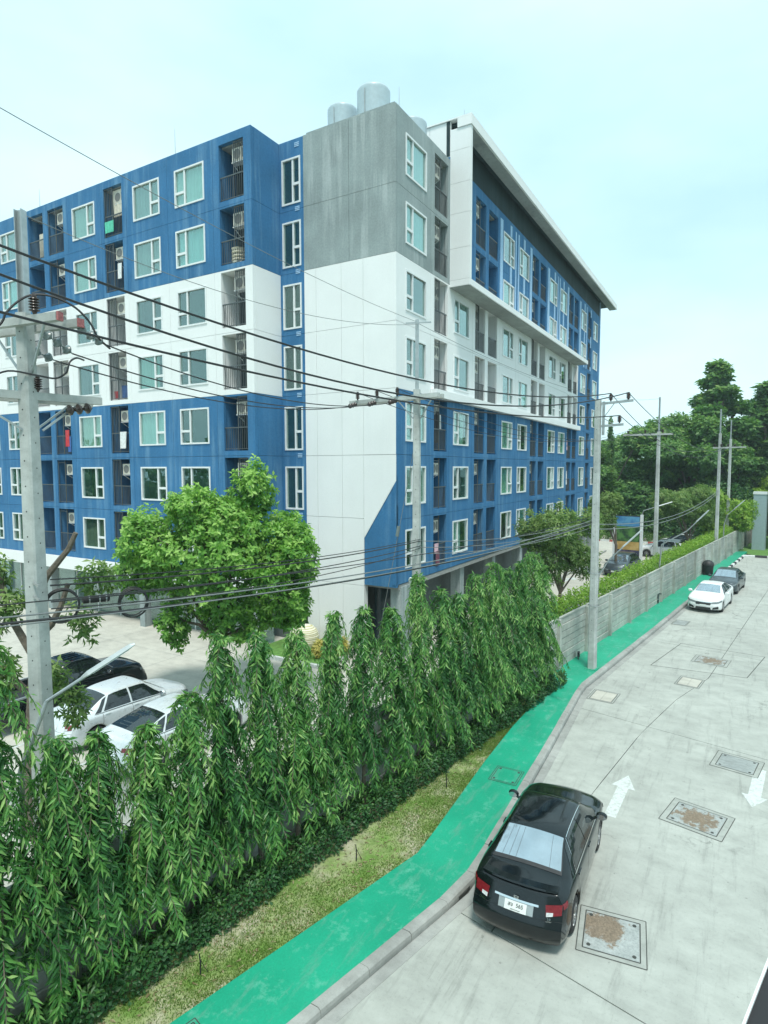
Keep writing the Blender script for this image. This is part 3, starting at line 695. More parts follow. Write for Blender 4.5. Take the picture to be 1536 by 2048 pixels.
# roofs, floors, core
for nm, b in (('roof', (.3, 40.8, .25, 15, 22.4, 22.6)), ('roof', (-1.4, 13, 6.3, 31, 22.4, 22.62))):
    m = MB(); m.box(*b); obj(nm, m, MAT['slab'], bld)
m = MB(); m.box(1.6, 40.5, 1.4, 14.5, 0, 22.3); obj('core', m, MAT['core'], bld)
m = MB(); m.box(-.2, 12.5, 7.6, 31, 3.3, 22.35); obj('core', m, MAT['core'], bld)
for k in range(1, 8):
    z = bbot(k)
    m = MB(); m.box(.42, 40.8, .19, 1.39, z-.24, z-.03); obj('floor_slab', m, MAT['slab'], bld)
    m = MB(); m.box(-1.43, -.21, 6.3, 31, z-.24, z-.03); obj('floor_slab', m, MAT['slab'], bld)
m = MB(); m.box(-1.6, 12, 6.12, 31, 3.02, 3.24); obj('floor_slab', m, MAT['slab'], bld)
m = MB(); m.box(.5, 40.85, .02, 14, 3.02, 3.22); obj('floor_slab', m, MAT['slab'], bld)
# ground floor: columns, undercroft wall, lobby glass and white beam
m = MB(); m.box(2.2, 40.5, 6.0, 6.2, 0, 3.0); obj('undercroft_wall', m, MAT['darkwall'], bld)
for x in (2.6, 7.6, 12.4, 17.6, 22.6, 27.6, 32.6, 37.6, 40.4):
    for yy in (.15, 4.6):
        m = MB(); m.box(x-.25, x+.25, yy, yy+.55, 0, 3.01); obj('column', m, MAT['gray'], bld)
m = MB(); m.box(.9, 1.02, .1, 1.5, 0, 3.0); obj('lobby_glass', m, MAT['door'], bld)
m = MB(); m.box(.6, 1.5, -.02, .5, 0, 3.12); obj('column', m, MAT['gray'], bld)
m = MB(); m.box(-1.75, -1.5, 6.2, 31, 2.55, 3.24); obj('lobby_beam', m, MAT['white'], bld)
m = MB(); m.box(-.5, -.46, 6.2, 31, 0, 3.0); obj('lobby_glass', m, MAT['glass'], bld)
m = MB(); m.box(.6, .8, 6.2, 31, 0, 3.0); obj('lobby_wall', m, MAT['core'], bld)
for i in range(12):
    y = 7.4+i*2.0; m = MB(); m.box(-.55, -.40, y-.03, y+.03, 0, 3.0); obj('lobby_mullion', m, MAT['frame'], bld)
for y in (6.3, 14.2, 22.5, 30.5):
    m = MB(); m.box(-1.55, -1.15, y-.2, y+.2, 0, 3.02); obj('column', m, MAT['gray'], bld)
# plinth of grass and kerb round the white end
m = MB(); m.box(-2.2, .15, 2.2, 6.1, 0, .13); ob = obj('planting_bed', m, MAT['lawn']); struct(ob, 'grass bed along the white end wall')
m = MB(); m.box(-2.36, -2.2, 2.05, 6.1, 0, .16); m.box(-2.2, .15, 2.05, 2.2, 0, .16); obj('bed_kerb', m, MAT['kerbwhite'], ob)
# lightning rods
for x, y, z, h in ((1.0, .3, 22.85, 1.1), (-1.5, 10.9, 22.85, 1.2), (5.7, -.6, 24.68, .4), (-1.5, 22, 22.85, 1)):
    m = MB(); m.tube([(x, y, z-.05), (x, y, z+h)], [.018, .008], 5); obj('lightning_rod', m, MAT['steel'], bld)
# parapet ring and plinth of the grey block, then tanks standing on it
m = MB(); m.box(.42, 5.3, .19, 4.7, 22.6, 23.05); obj('tank_plinth', m, MAT['gray'], bld)
TANK = plain('water_tank_blue_grey', (.42, .52, .56), .35, var=.06)
def tank(x, y, z, rr_, h, label):
    t = thing('water_tank', label, 'water tank', (x, y, z), 0, 'rooftop water tanks')
    m = MB(); pr = [(rr_*.98, 0)]
    for i in range(9): pr += [(rr_, h*.08+i*h*.09), (rr_*.985, h*.125+i*h*.09)]
    pr += [(rr_, h*.9), (rr_*.93, h*.97), (rr_*.7, h*1.02), (0, h*1.06)]; m.lathe(pr, n=36); obj('drum', m, TANK, t, smooth=True, angle=50)
    m = MB(); m.lathe([(rr_*.3, h*1.0), (rr_*.3, h*1.12), (rr_*.26, h*1.14), (0, h*1.14)], (rr_*.25, -rr_*.15, 0), 20); obj('lid', m, TANK, t, smooth=True)
    m = MB(); m.tube([(-rr_*1.02, 0, .1), (-rr_*1.02, 0, h*.8)], .02, 6); obj('pipe', m, MAT['steel'], t)
tank(1.55, 3.5, 23.05, .68, 1.2, 'blue-grey round water tank, left of two on the grey block roof')
tank(1.35, 1.75, 23.05, .72, 1.38, 'blue-grey round water tank, right of two nearest the grey corner')
tank(3.6, 1.1, 23.05, .7, .9, 'small water tank half hidden behind the grey parapet')

# laundry hung on railings and in balconies: separate things
def laundry(loc, rz, w, h, mat, label, nm='hanging_cloth', folds=3.0, cat='laundry'):
    m = MB(); n = 14; rr = random.Random(label)
    ph = rr.random()*6; f1 = [(i/n-.5)*w for i in range(n+1)]
    rows = 5; P = [[(x*(1-.12*j/rows*abs(math.sin(ph))), -.03+.03*math.sin(i*folds*.45+ph)*(j/rows), -h*j/rows+.02*math.sin(i*1.3+ph)*(j == rows)) for i, x in enumerate(f1)] for j in range(rows+1)]
    for j in range(rows):
        for i in range(n):
            a, b, c, d = P[j][i], P[j][i+1], P[j+1][i+1], P[j+1][i]
            m.poly([a, b, c, d])
            m.poly([(d[0], d[1]+.02, d[2]), (c[0], c[1]+.02, c[2]), (b[0], b[1]+.02, b[2]), (a[0], a[1]+.02, a[2])])
    o = obj(nm, m, mat, None, loc, rz, smooth=True, angle=60, fix=False); return tag(o, label, cat, 'laundry on the balconies')
CL = {k: plain('cloth_'+k, c, .9, var=.15, scale=9) for k, c in dict(white=(.7, .72, .72), pink=(.62, .42, .48), plum=(.16, .06, .09), red=(.5, .05, .06), blue=(.06, .15, .4), green=(.1, .5, .35), cream=(.62, .58, .48), black=(.02, .02, .025)).items()}
laundry((4.05, -.02, bbot(7)+1.12), 0, .42, .45, CL['pink'], 'pink cloth over the lowest balcony rail near the grey column')
laundry((4.15, -.03, bbot(7)+.75), 0, .40, .7, CL['plum'], 'dark plum trousers hanging under the pink cloth')
laundry((4.4, .2, bbot(5)+1.9), 0, .6, 1.5, CL['black'], 'black clothes filling the balcony just under the white band')
laundry((4.75, .15, bbot(5)+1.75), 0, .12, .7, CL['white'], 'thin white cloth among the black clothes')
laundry((-1.66, 15.1, bbot(5)+1.1), RZL, .5, .85, CL['white'], 'white shirt over a balcony rail in the single balcony column')
laundry((-1.4, 15.3, bbot(1)+2.3), RZL, .8, 1.3, CL['cream'], 'cream cloths drying in the topmost single balcony')
laundry((-1.65, 15.7, bbot(1)+.75), RZL, .7, .55, CL['green'], 'green cloth low in the topmost single balcony')
laundry((-1.3, 15.0, bbot(1)+2.2), RZL, .25, 1.0, CL['red'], 'red cloth among the cream ones in the topmost balcony')
laundry((-1.66, 14.95, bbot(2)+1.3), RZL, .3, .75, CL['white'], 'white towel in the second balcony from the roof')
laundry((-1.4, 15.2, bbot(4)+.75), RZL, .5, .65, CL['blue'], 'blue clothes behind a white-storey balcony railing')
laundry((-1.4, 15.9, bbot(4)+.5), RZL, .3, .4, CL['red'], 'red bag behind a white-storey balcony railing')
laundry((-1.66, 19.95, bbot(5)+1.35), RZL, .35, .9, CL['red'], 'red and pink clothes hung in the paired balconies left of the windows')
laundry((-1.64, 19.8, bbot(5)+1.0), RZL, .28, .85, CL['blue'], 'pale blue jeans beside the red clothes in the paired balconies')
laundry((-1.3, 22.2, bbot(1)+1.5), RZL, .5, 1.3, CL['cream'], 'cream cloth in the top balcony behind the leftmost pole')
laundry((29.1, .1, bbot(5)+1.5), 0, .4, .8, CL['pink'], 'pink laundry in a far balcony below the white band')
laundry((29.1, .1, bbot(6)+1.7), 0, .4, 1.1, CL['white'], 'white laundry in a far balcony two storeys below the white band')
# bagged bundle and frame leaning in a top balcony
m = MB()
for i in range(14):
    a = i/14; m.lathe([(0.0, 0), (.30+.05*math.sin(i*2.1), .0), (.34-.03*math.cos(i*1.7), .05), (0, .06)], (0, 0, i*.048), 12)
b = obj('bundle', m, CL['cream'], None, (-1.25, 7.2, bbot(2)+.02), 0, smooth=True); tag(b, 'pale bundle stacked behind the corner balcony railing', 'bundle')

# ================================================================== POLES, WIRES, LAMPS
def pole_body(t, h, w0=.30, w1=.19, holes=True):
    m = MB(); d0, d1 = w0*.82, w1*.82; c = .03
    def ring(w, d, z): return [(-w/2+c, -d/2, z), (w/2-c, -d/2, z), (w/2, -d/2+c, z), (w/2, d/2-c, z), (w/2-c, d/2, z), (-w/2+c, d/2, z), (-w/2, d/2-c, z), (-w/2, -d/2+c, z)]
    A, B = ring(w0, d0, -.05), ring(w1, d1, h)
    for i in range(8): m.poly([A[i], A[(i+1) % 8], B[(i+1) % 8], B[i]])
    m.poly(B); obj('shaft', m, MAT['pole'], t)
    if holes:
        hm = MB(); z = 1.5
        while z < h-.3:
            k = 1-z/h; w = w1+(w0-w1)*k; d = w*.82
            for ss in (-1, 1):
                hm.lathe([(0, 0), (.012, 0), (.014, .004)], (0, 0, 0), 6, 'y'); n = 18
                for q in range(len(hm.v)-n, len(hm.v)):
                    x, y, zz = hm.v[q]; hm.v[q] = (x, ss*(d/2+.002)+ (-ss*.0), zz+z)
            hm.lathe([(0, 0), (.012, 0), (.014, .004)], (0, 0, 0), 6, 'x')
            for q in range(len(hm.v)-18, len(hm.v)):
                x, y, zz = hm.v[q]; hm.v[q] = (-(w/2+.002), y, zz+z+.12)
            z += .42
        obj('bolt_holes', hm, MAT['joint'], t, fix=False)['kind'] = 'stuff'
def w2l(t, p):                      # world point to a thing's local frame
    d = Vector(p)-Vector(t.location); a = -t.rotation_euler.z; c, s = math.cos(a), math.sin(a); return Vector((c*d.x-s*d.y, s*d.x+c*d.y, d.z))
def part_bar(t, nm, p, q, w, h, mat): m = MB(); m.bar(w2l(t, p), w2l(t, q), w, h); return obj(nm, m, MAT[mat], t)
def pin_insulator(t, base, h=.32, rad=.085, mat='insul'):
    m = MB(); pr = [(.02, 0), (.03, .03)]
    n = 5
    for i in range(n):
        z = .06+i*(h-.1)/n; pr += [(rad*.55, z), (rad, z+.012), (rad*.95, z+.022), (rad*.5, z+.03)]
    pr += [(rad*.55, h-.04), (rad*.45, h), (0, h)]; m.lathe(pr, w2l(t, base), 14); return obj('pin_insulator', m, MAT[mat], t, smooth=True, angle=50)
def strain(t, p, q, n=3, rad=.085, mat='insulg'):
    p, q = w2l(t, p), w2l(t, q); m = MB(); m.tube([p, q], .012, 5); d = q-p; L = d.length; d = d.normalized()
    for i in range(n):
        a = p+d*(L*(i+.35)/n); m.tube([a-d*.05, a-d*.02, a, a+d*.03, a+d*.08], [.035, .05, rad, rad*.9, .03], 12)
    return obj('strain_insulator', m, MAT[mat], t, smooth=True, angle=50)
def brace(t, p, q): return part_bar(t, 'brace', p, q, .03, .03, 'steel')

PL = thing('power_pole', 'tall concrete power pole at the left edge with two crossarms', 'power pole', (-16.08, -2.17, 0), R(20), 'concrete power poles')
pole_body(PL, 10.75, .36, .24)
m = MB(); m.box(-.06, .06, -.07, -.055, 10.2, 12.4); m.box(-.06, .06, .055, .07, 10.2, 12.4); m.box(-.008, .008, -.055, .055, 10.2, 12.4); obj('steel_extension', m, MAT['steel'], PL)
part_bar(PL, 'crossarm', (-16.42, -1.1, 10.58), (-16.10, -3.15, 10.58), .11, .13, 'pole'); part_bar(PL, 'crossarm', (-16.02, -1.05, 10.56), (-15.72, -3.1, 10.56), .11, .13, 'pole')
part_bar(PL, 'crossarm', (-17.5, -1.85, 9.42), (-14.92, -2.42, 9.42), .11, .13, 'pole'); part_bar(PL, 'crossarm', (-17.45, -1.55, 9.40), (-14.9, -2.12, 9.40), .11, .13, 'pole')
for y in (-3.16,): part_bar(PL, 'arm_end', (-16.10, y+.0, 10.58), (-16.09, y-.03, 10.58), .115, .135, 'red'); part_bar(PL, 'arm_end', (-15.72, y+.05, 10.56), (-15.715, y+.02, 10.56), .115, .135, 'red')
brace(PL, (-16.08, -2.3, 9.75), (-16.15, -2.85, 10.5)); brace(PL, (-16.05, -2.0, 9.75), (-16.2, -1.45, 10.5)); brace(PL, (-15.93, -2.3, 8.85), (-15.3, -2.36, 9.35)); brace(PL, (-16.2, -2.2, 8.85), (-16.95, -2.0, 9.35)); brace(PL, (-15.93, -2.05, 8.85), (-15.3, -2.05, 9.33))
pin_insulator(PL, (-16.17, -2.62, 10.65)); pin_insulator(PL, (-15.95, -2.22, 9.48), .28); pin_insulator(PL, (-17.0, -1.9, 9.48), .28)
strain(PL, (-15.72, -3.05, 10.5), (-15.22, -2.98, 10.33), 3); strain(PL, (-16.0, -2.55, 10.42), (-15.45, -2.45, 10.18), 3); strain(PL, (-15.95, -2.1, 10.2), (-15.55, -2.1, 10.08), 2)
strain(PL, (-16.9, -1.75, 9.3), (-16.5, -1.9, 9.16), 3, .095, 'insul'); strain(PL, (-15.6, -2.45, 9.2), (-15.15, -2.5, 9.28), 3, .095, 'insul')
for z in (6.31, 6.08):
    part_bar(PL, 'cable_bracket', (-16.2, -2.3, z), (-16.3, -2.65, z), .03, .03, 'steel')

PM = thing('power_pole', 'concrete power pole in front of the white and blue corner with a long crossarm', 'power pole', (-3.6, -2.95, 0), R(12), 'concrete power poles')
pole_body(PM, 10.85, .36, .24)
m = MB(); m.box(-.05, .05, -.05, .05, 10.3, 13.15); obj('steel_extension', m, MAT['steel'], PM)
part_bar(PM, 'crossarm', (-3.35, -.1, 10.58), (-4.0, -3.95, 10.58), .12, .14, 'pole'); part_bar(PM, 'crossarm', (-3.1, -.12, 10.57), (-3.72, -3.97, 10.57), .11, .13, 'pole')
brace(PM, (-3.6, -3.1, 9.9), (-3.8, -3.6, 10.5)); brace(PM, (-3.6, -2.8, 9.9), (-3.5, -2.2, 10.5))
for yy in (-.5, -1.4, -2.3): pin_insulator(PM, (-3.4-(-yy)*.17, yy, 10.65), .3, .08); strain(PM, (-3.5-(-yy)*.17, yy, 10.5), (-3.95-(-yy)*.17, yy+.03, 10.38), 3, .085, 'insul')
part_bar(PM, 'spreader', (-3.75, -2.6, 13.05), (-3.45, -3.4, 13.05), .04, .04, 'steel')

PR = thing('power_pole', 'concrete power pole standing on the green footpath with steel side arms', 'power pole', (2.95, -7.52, .12), R(-8), 'concrete power poles')
pole_body(PR, 10.75, .34, .24)
m = MB(); m.box(-.24, .24, -.22, .22, 0, .06); obj('footing', m, MAT['path'], PR)
part_bar(PR, 'side_arm', (3.0, -7.6, 10.72), (3.12, -8.78, 10.80), .08, .09, 'steel'); part_bar(PR, 'side_arm', (3.0, -7.6, 9.85), (3.1, -8.45, 9.90), .08, .09, 'steel')
part_bar(PR, 'arm_channel', (3.0, -7.72, 9.5), (3.0, -7.72, 10.8), .09, .07, 'steel'); brace(PR, (3.0, -7.74, 10.2), (3.05, -8.1, 10.72)); brace(PR, (3.0, -7.74, 10.15), (3.05, -8.1, 9.9))
pin_insulator(PR, (3.04, -7.97, 10.8), .3, .09); pin_insulator(PR, (3.1, -8.6, 10.82), .3, .09); pin_insulator(PR, (3.07, -8.3, 9.95), .3, .09)
for z in (2.6, 3.9): m = MB(); m.lathe([(.21, z), (.215, z+.02), (.21, z+.04)], n=10); obj('steel_band', m, MAT['steel'], PR)

PQ = thing('power_pole', 'concrete power pole just outside the left edge carrying the thick wires', 'power pole', (-19.0, -3.45, 0), R(0), 'concrete power poles')
pole_body(PQ, 11.1, .34, .24); m = MB(); m.box(-.05, .05, -.05, .05, 10.6, 13.4); obj('steel_extension', m, MAT['steel'], PQ)
part_bar(PQ, 'crossarm', (-18.7, -2.0, 11.0), (-19.2, -4.6, 11.0), .11, .13, 'pole')

def far_pole(x, y, h, ext, label, arms, rz=R(-8)):
    t = thing('power_pole', label, 'power pole', (x, y, 0), rz, 'concrete power poles'); pole_body(t, h, .34, .24, False)
    if ext: m = MB(); m.box(-.05, .05, -.05, .05, h-.4, ext); obj('steel_extension', m, MAT['steel'], t)
    for y0, y1, z in arms:
        part_bar(t, 'crossarm', (x-.12, y+y0, z), (x-.12, y+y1, z), .1, .12, 'pole')
        for k in range(3): pin_insulator(t, (x-.12, y+y0+(y1-y0)*(.1+.35*k), z+.06), .26, .08)
    return t
far_pole(24.0, -7.45, 10.75, 13.1, 'concrete pole behind the wall with a crossarm and thin rod on top', [(2.3, -.9, 10.55)])
far_pole(35.8, -10.85, 11.1, 13.1, 'concrete pole on the far footpath near the dark grey sedan', [(.5, -.9, 9.9)])
far_pole(45.0, -11.5, 11.0, 12.8, 'concrete pole directly behind the far footpath pole', [(.4, -1.3, 10.2)])
far_pole(58.0, -17.2, 11.5, None, 'slim distant pole with two crossarms at the right edge', [(1.2, -1.2, 9.0), (1.3, -1.3, 7.0)])

def smooth_pts(P, k=5):
    P = [Vector(p) for p in P]; o = []
    for i in range(len(P)-1):
        a, b, c, d = P[max(i-1, 0)], P[i], P[i+1], P[min(i+2, len(P)-1)]
        for j in range(k):
            t = j/k; o.append(.5*((2*b)+(c-a)*t+(2*a-5*b+4*c-d)*t*t+(3*b-a-3*c+d)*t**3))
    return o+[P[-1]]
def wire(label, pts, rad=.012, mat='cable', group='overhead wires', nm='overhead_wire'):
    if len(pts) < 14: pts = smooth_pts(pts)
    m = MB(); c = Vector(pts[0]); m.tube([Vector(p)-c for p in pts], rad, 5); o = obj(nm, m, MAT[mat], None, c, smooth=True); return tag(o, label, 'wire', group)
def sagpts(p, q, sag, n=26):
    p, q = Vector(p), Vector(q); return [p.lerp(q, i/n)-Vector((0,0,4*sag*(i/n)*(1-i/n))) for i in range(n+1)]
def kpts(a, b, s1, zmin, k, s0, n=30):
    a = Vector((*a, 0)); b = Vector((*b, 0)); d = (b-a).normalized(); return [a+d*(s1*i/n)+Vector((0,0,zmin+k*(s1*i/n-s0)**2)) for i in range(n+1)]
wire('topmost of the three thick black wires crossing in front of the building', kpts((3.0, -7.97), (-17.31, -3.88), 22.6, 10.33, .0074, 10.2), .020)
wire('middle of the three thick black wires crossing in front of the building', kpts((3.1, -8.6), (-16.73, -2.72), 22.6, 9.99, .0105, 10.3), .022)
wire('lowest of the three thick black wires crossing in front of the building', kpts((3.05, -8.3), (-17.34, -3.85), 22.6, 9.73, .0049, 10.2), .020)
wire('black wire from the left pole upper insulator to the middle pole', sagpts((-15.22, -2.98, 10.33), (-4.3, -2.27, 10.38), .45), .013)
wire('second black wire from the left pole to the middle pole', sagpts((-15.45, -2.45, 10.18), (-4.2, -1.37, 10.38), .42), .013)
wire('third and lowest black wire from the left pole to the middle pole', sagpts((-15.55, -2.1, 10.08), (-4.05, -.47, 10.38), .38), .013)
wire('black jumper cable arching over the left pole insulator', [(-17.2, -2.1, 9.7), (-16.6, -2.34, 10.41), (-16.49, -2.4, 10.65), (-16.32, -2.49, 10.87), (-16.15, -2.61, 10.98), (-15.9, -2.74, 10.98), (-15.65, -2.89, 10.85), (-15.48, -3.01, 10.63), (-15.38, -3.07, 10.40), (-15.1, -2.98, 10.27)], .018)
wire('black jumper cable looping by the left pole lower crossarm', [(-15.25, -2.46, 10.1), (-15.5, -2.65, 10.08), (-15.68, -2.73, 9.98), (-15.74, -2.71, 9.80), (-15.86, -2.6, 9.70), (-16.05, -2.4, 9.74), (-16.4, -2.2, 9.78), (-16.7, -2.1, 9.6)], .016)
wire('thin high wire falling from the top left to the middle pole top', sagpts((-19.0, -3.45, 13.35), (-3.6, -2.9, 13.1), .25), .007, 'cable2')
wire('thin wire from the left pole top to the middle pole top', sagpts((-16.08, -2.17, 12.35), (-3.6, -3.0, 13.0), .55), .007, 'cable2')
wire('thin wire from the middle pole top to the far pole rod', sagpts((-3.6, -2.95, 13.05), (24.0, -7.45, 13.0), .9), .008, 'cable2')
for i, (y0, lab) in enumerate(((-.5, 'left'), (-1.4, 'middle'), (-2.3, 'right'))):
    wire(f'{lab} wire of three from the middle pole to the pole behind the wall', sagpts((-3.3-(-y0)*.17, y0, 10.9), (23.9, -7.45+2.0-i*1.1, 10.85), 1.2), .012)
for lab, p, q, s in (('upper left', (3.04, -7.97, 11.1), (35.68, -9.9, 10.2), 1.3), ('upper right', (3.1, -8.6, 11.1), (35.68, -12.0, 10.2), 1.3), ('lower', (3.07, -8.3, 10.25), (35.68, -11.0, 9.95), 1.2)):
    wire(f'{lab} wire from the footpath pole to the far footpath pole', sagpts(p, q, s), .014)
A = Vector((-19.0, -3.3, 6.2)); B = Vector((2.95, -7.4, 6.08))
for i, (o, rd, mt, lab) in enumerate(((0, .020, 'cable', 'thickest dark cable'), (.07, .015, 'cable2', 'pale grey cable'), (-.06, .012, 'cable2', 'lower grey cable'), (.22, .011, 'cable', 'thin upper cable'))):
    wire(f'{lab} of the low bundle running past the left pole to the footpath pole', sagpts(A+Vector((0, o*.4, o)), B+Vector((0, o*.3, o*.9)), .5-.04*i), rd, mt, 'low telephone cables', 'telephone_cable')
A = Vector((-16.0, -2.45, 6.25)); B = Vector((-3.6, -3.1, 5.75))
for i, (o, rd, lab) in enumerate(((0, .017, 'thick black'), (.1, .012, 'thin upper'), (-.28, .014, 'drooping lower'), (-.4, .012, 'lowest slack'))):
    wire(f'{lab} telephone cable from the left pole to the middle pole', sagpts(A+Vector((0, 0, o)), B+Vector((0, 0, o*.6)), .18+.12*(i == 3)), rd, 'cable', 'low telephone cables', 'telephone_cable')
A = Vector((2.95, -7.4, 6.0)); B = Vector((35.7, -10.8, 6.3))
for i, lab in enumerate(('upper', 'lower')):
    wire(f'{lab} telephone cable from the footpath pole along the far wall', sagpts(A-Vector((0,0,.2*i)), B-Vector((0,0,.2*i)), .8), .02, 'cable2', 'low telephone cables', 'telephone_cable')
A = Vector((-3.6, -3.1, 5.75)); B = Vector((2.9, -7.3, 6.1))
for i, lab in enumerate(('upper', 'middle', 'lower')):
    wire(f'{lab} cable of three linking the middle pole with the footpath pole', sagpts(A-Vector((0,0,.22*i)), B-Vector((0,0,.14*i)), .25), .012, 'cable2', 'low telephone cables', 'telephone_cable')
wire('stay wire slanting from the middle pole down to the ground', [(-3.55, -2.95, 9.6), (-4.0, -2.35, 5.5), (-4.65, -1.5, .02)], .010, 'cable2', None, 'stay_wire')
m = MB(); m.tube([(-3.93, -2.44, 6.25), (-3.97, -2.39, 5.9)], .06, 8); o = obj('stay_insulator', m, MAT['insulg'], None, smooth=True); tag(o, 'small grey insulator block halfway up the stay wire', 'insulator')
def coil(c, rad, label):
    m = MB(); rr = random.Random(label)
    for k in range(6):
        a = rad*(1+rr.uniform(-.05, .05)); ox, oz = rr.uniform(-.02, .02), rr.uniform(-.03, .03)
        m.tube([(a*math.cos(t*math.pi/14)+ox, rr.uniform(-.01, .01)+.012*k, a*1.08*math.sin(t*math.pi/14)+oz) for t in range(29)], .011, 5, cap=False)
    o = obj('cable_coil', m, MAT['cable'], None, c, R(-28), smooth=True); tag(o, label, 'cable coil', 'spare cable coils')
coil((-15.72, -2.3, 5.83), .27, 'black cable coil hung beside the left pole')
coil((-14.32, -2.35, 5.62), .26, 'black cable coil hanging in front of the leafy tree')
t = thing('splice_closure', 'black cable splice box hanging between the two coils', 'splice box', (-15.1, -2.35, 5.84), R(-28))
m = MB(); m.tube([(-.24, 0, 0), (-.22, 0, 0), (.2, 0, .0), (.22, 0, 0)], [.03, .065, .07, .04], 10); obj('housing', m, MAT['blackrub'], t, smooth=True)
for x in (-.12, .05, .16): m = MB(); m.lathe([(.072, x-.012), (.078, x), (.072, x+.012)], n=12, axis='x'); obj('band', m, MAT['steel'], t)

# street lamps: posts with long tilted heads
LAMP = plain('lamp_grey', (.5, .55, .55), .35, .2, var=.06)
def lamp(base, neck, tip, label, wid=.11, mat=None):
    t = thing('street_lamp', label, 'street lamp', base, 0, 'street lamps along the wall'); b = Vector(base); n_ = Vector(neck)-b; e = Vector(tip)-b
    m = MB(); m.tube([(0,0,0), (n_.x*.15, n_.y*.15, n_.z*.8), n_], [.05, .045, .03], 8); obj('post', m, MAT['steel'], t, smooth=True)
    d = (e-n_); a = n_+d*.42
    m = MB(); m.tube([n_, a], [.028, .03], 8); obj('arm', m, MAT['steel'], t, smooth=True)
    m = MB(); s = d.normalized(); side = s.cross(Vector((0,0,1))).normalized(); up = side.cross(s)
    sec = lambda p, w, h: [p-side*w/2, p-side*w*.3+up*h, p+side*w*.3+up*h, p+side*w/2, p+side*w*.35-up*h*.4, p-side*w*.35-up*h*.4]
    S = [sec(a-s*.05, wid*.4, .03), sec(a+s*.06, wid, .05), sec(e-s*.08, wid*.95, .045), sec(e, wid*.6, .02)]
    for i in range(3):
        for j in range(6): m.poly([S[i][j], S[i][(j+1) % 6], S[i+1][(j+1) % 6], S[i+1][j]])
    m.poly(S[0][::-1]); m.poly(S[3]); hd = obj('lamp_head', m, mat or LAMP, t)
    m = MB(); q0, q1 = a+s*.12-up*.022, e-s*.12-up*.022; m.bar(q0, q1, wid*.55, .012); obj('lens', m, MAT['whitepl'], hd)
lamp((-17.1, -3.25, 0), (-16.62, -3.28, 4.62), (-15.52, -3.96, 5.35), 'grey street lamp with a long head over the parked silver cars')
lamp((-7.0, -4.75, 0), (-6.9, -4.75, 4.2), (-7.75, -4.95, 5.3), 'white-headed street lamp in front of the dark undercroft', .2, MAT['whitepl'])
lamp((7.75, -6.7, 0), (7.78, -7.2, 3.9), (7.99, -8.6, 5.38), 'street lamp over the wall just right of the footpath pole')
lamp((18.1, -8.2, 0), (18.14, -9.78, 4.48), (18.2, -10.9, 5.76), 'street lamp over the wall above the white sedan')
lamp((38.2, -11.3, 0), (38.22, -11.55, 4.15), (38.23, -12.83, 5.49), 'farthest street lamp at the end of the wall')
lamp((33.5, -5.2, 0), (33.5, -5.4, 4.6), (33.8, -7.6, 5.4), 'pair-armed white street lamp in the middle of the parking lot', .2, MAT['whitepl'])

# ================================================================== PLANTS
def unit(a): return a/np.maximum(np.linalg.norm(a, axis=-1, keepdims=True), 1e-9)
def leaf_geo(P, Dn, N, L, W, droop=.12, fold=.2, shape=.42):
    N = unit(N-Dn*(N*Dn).sum(1, keepdims=True)); S = np.cross(Dn, N); L = L[:, None]; W = W[:, None]
    b = P; t = P+Dn*L-N*L*droop; l = P+Dn*L*shape+S*W*.5+N*W*fold; rr_ = P+Dn*L*shape-S*W*.5+N*W*fold
    V = np.stack([b, rr_, t, l], 1).reshape(-1, 3); k = np.arange(len(P))[:, None]*4
    T = np.concatenate([k+np.array([[0, 1, 2]]), k+np.array([[0, 2, 3]])], 1).reshape(-1, 3); return V, T
def leaf_mesh(name, P, Dn, N, L, W, var, mat, **kw):
    V, T = leaf_geo(P, unit(Dn), N, L, W, **kw); return npmesh(name, V, T, mat, np.repeat(np.clip(var, 0, 1), 4))

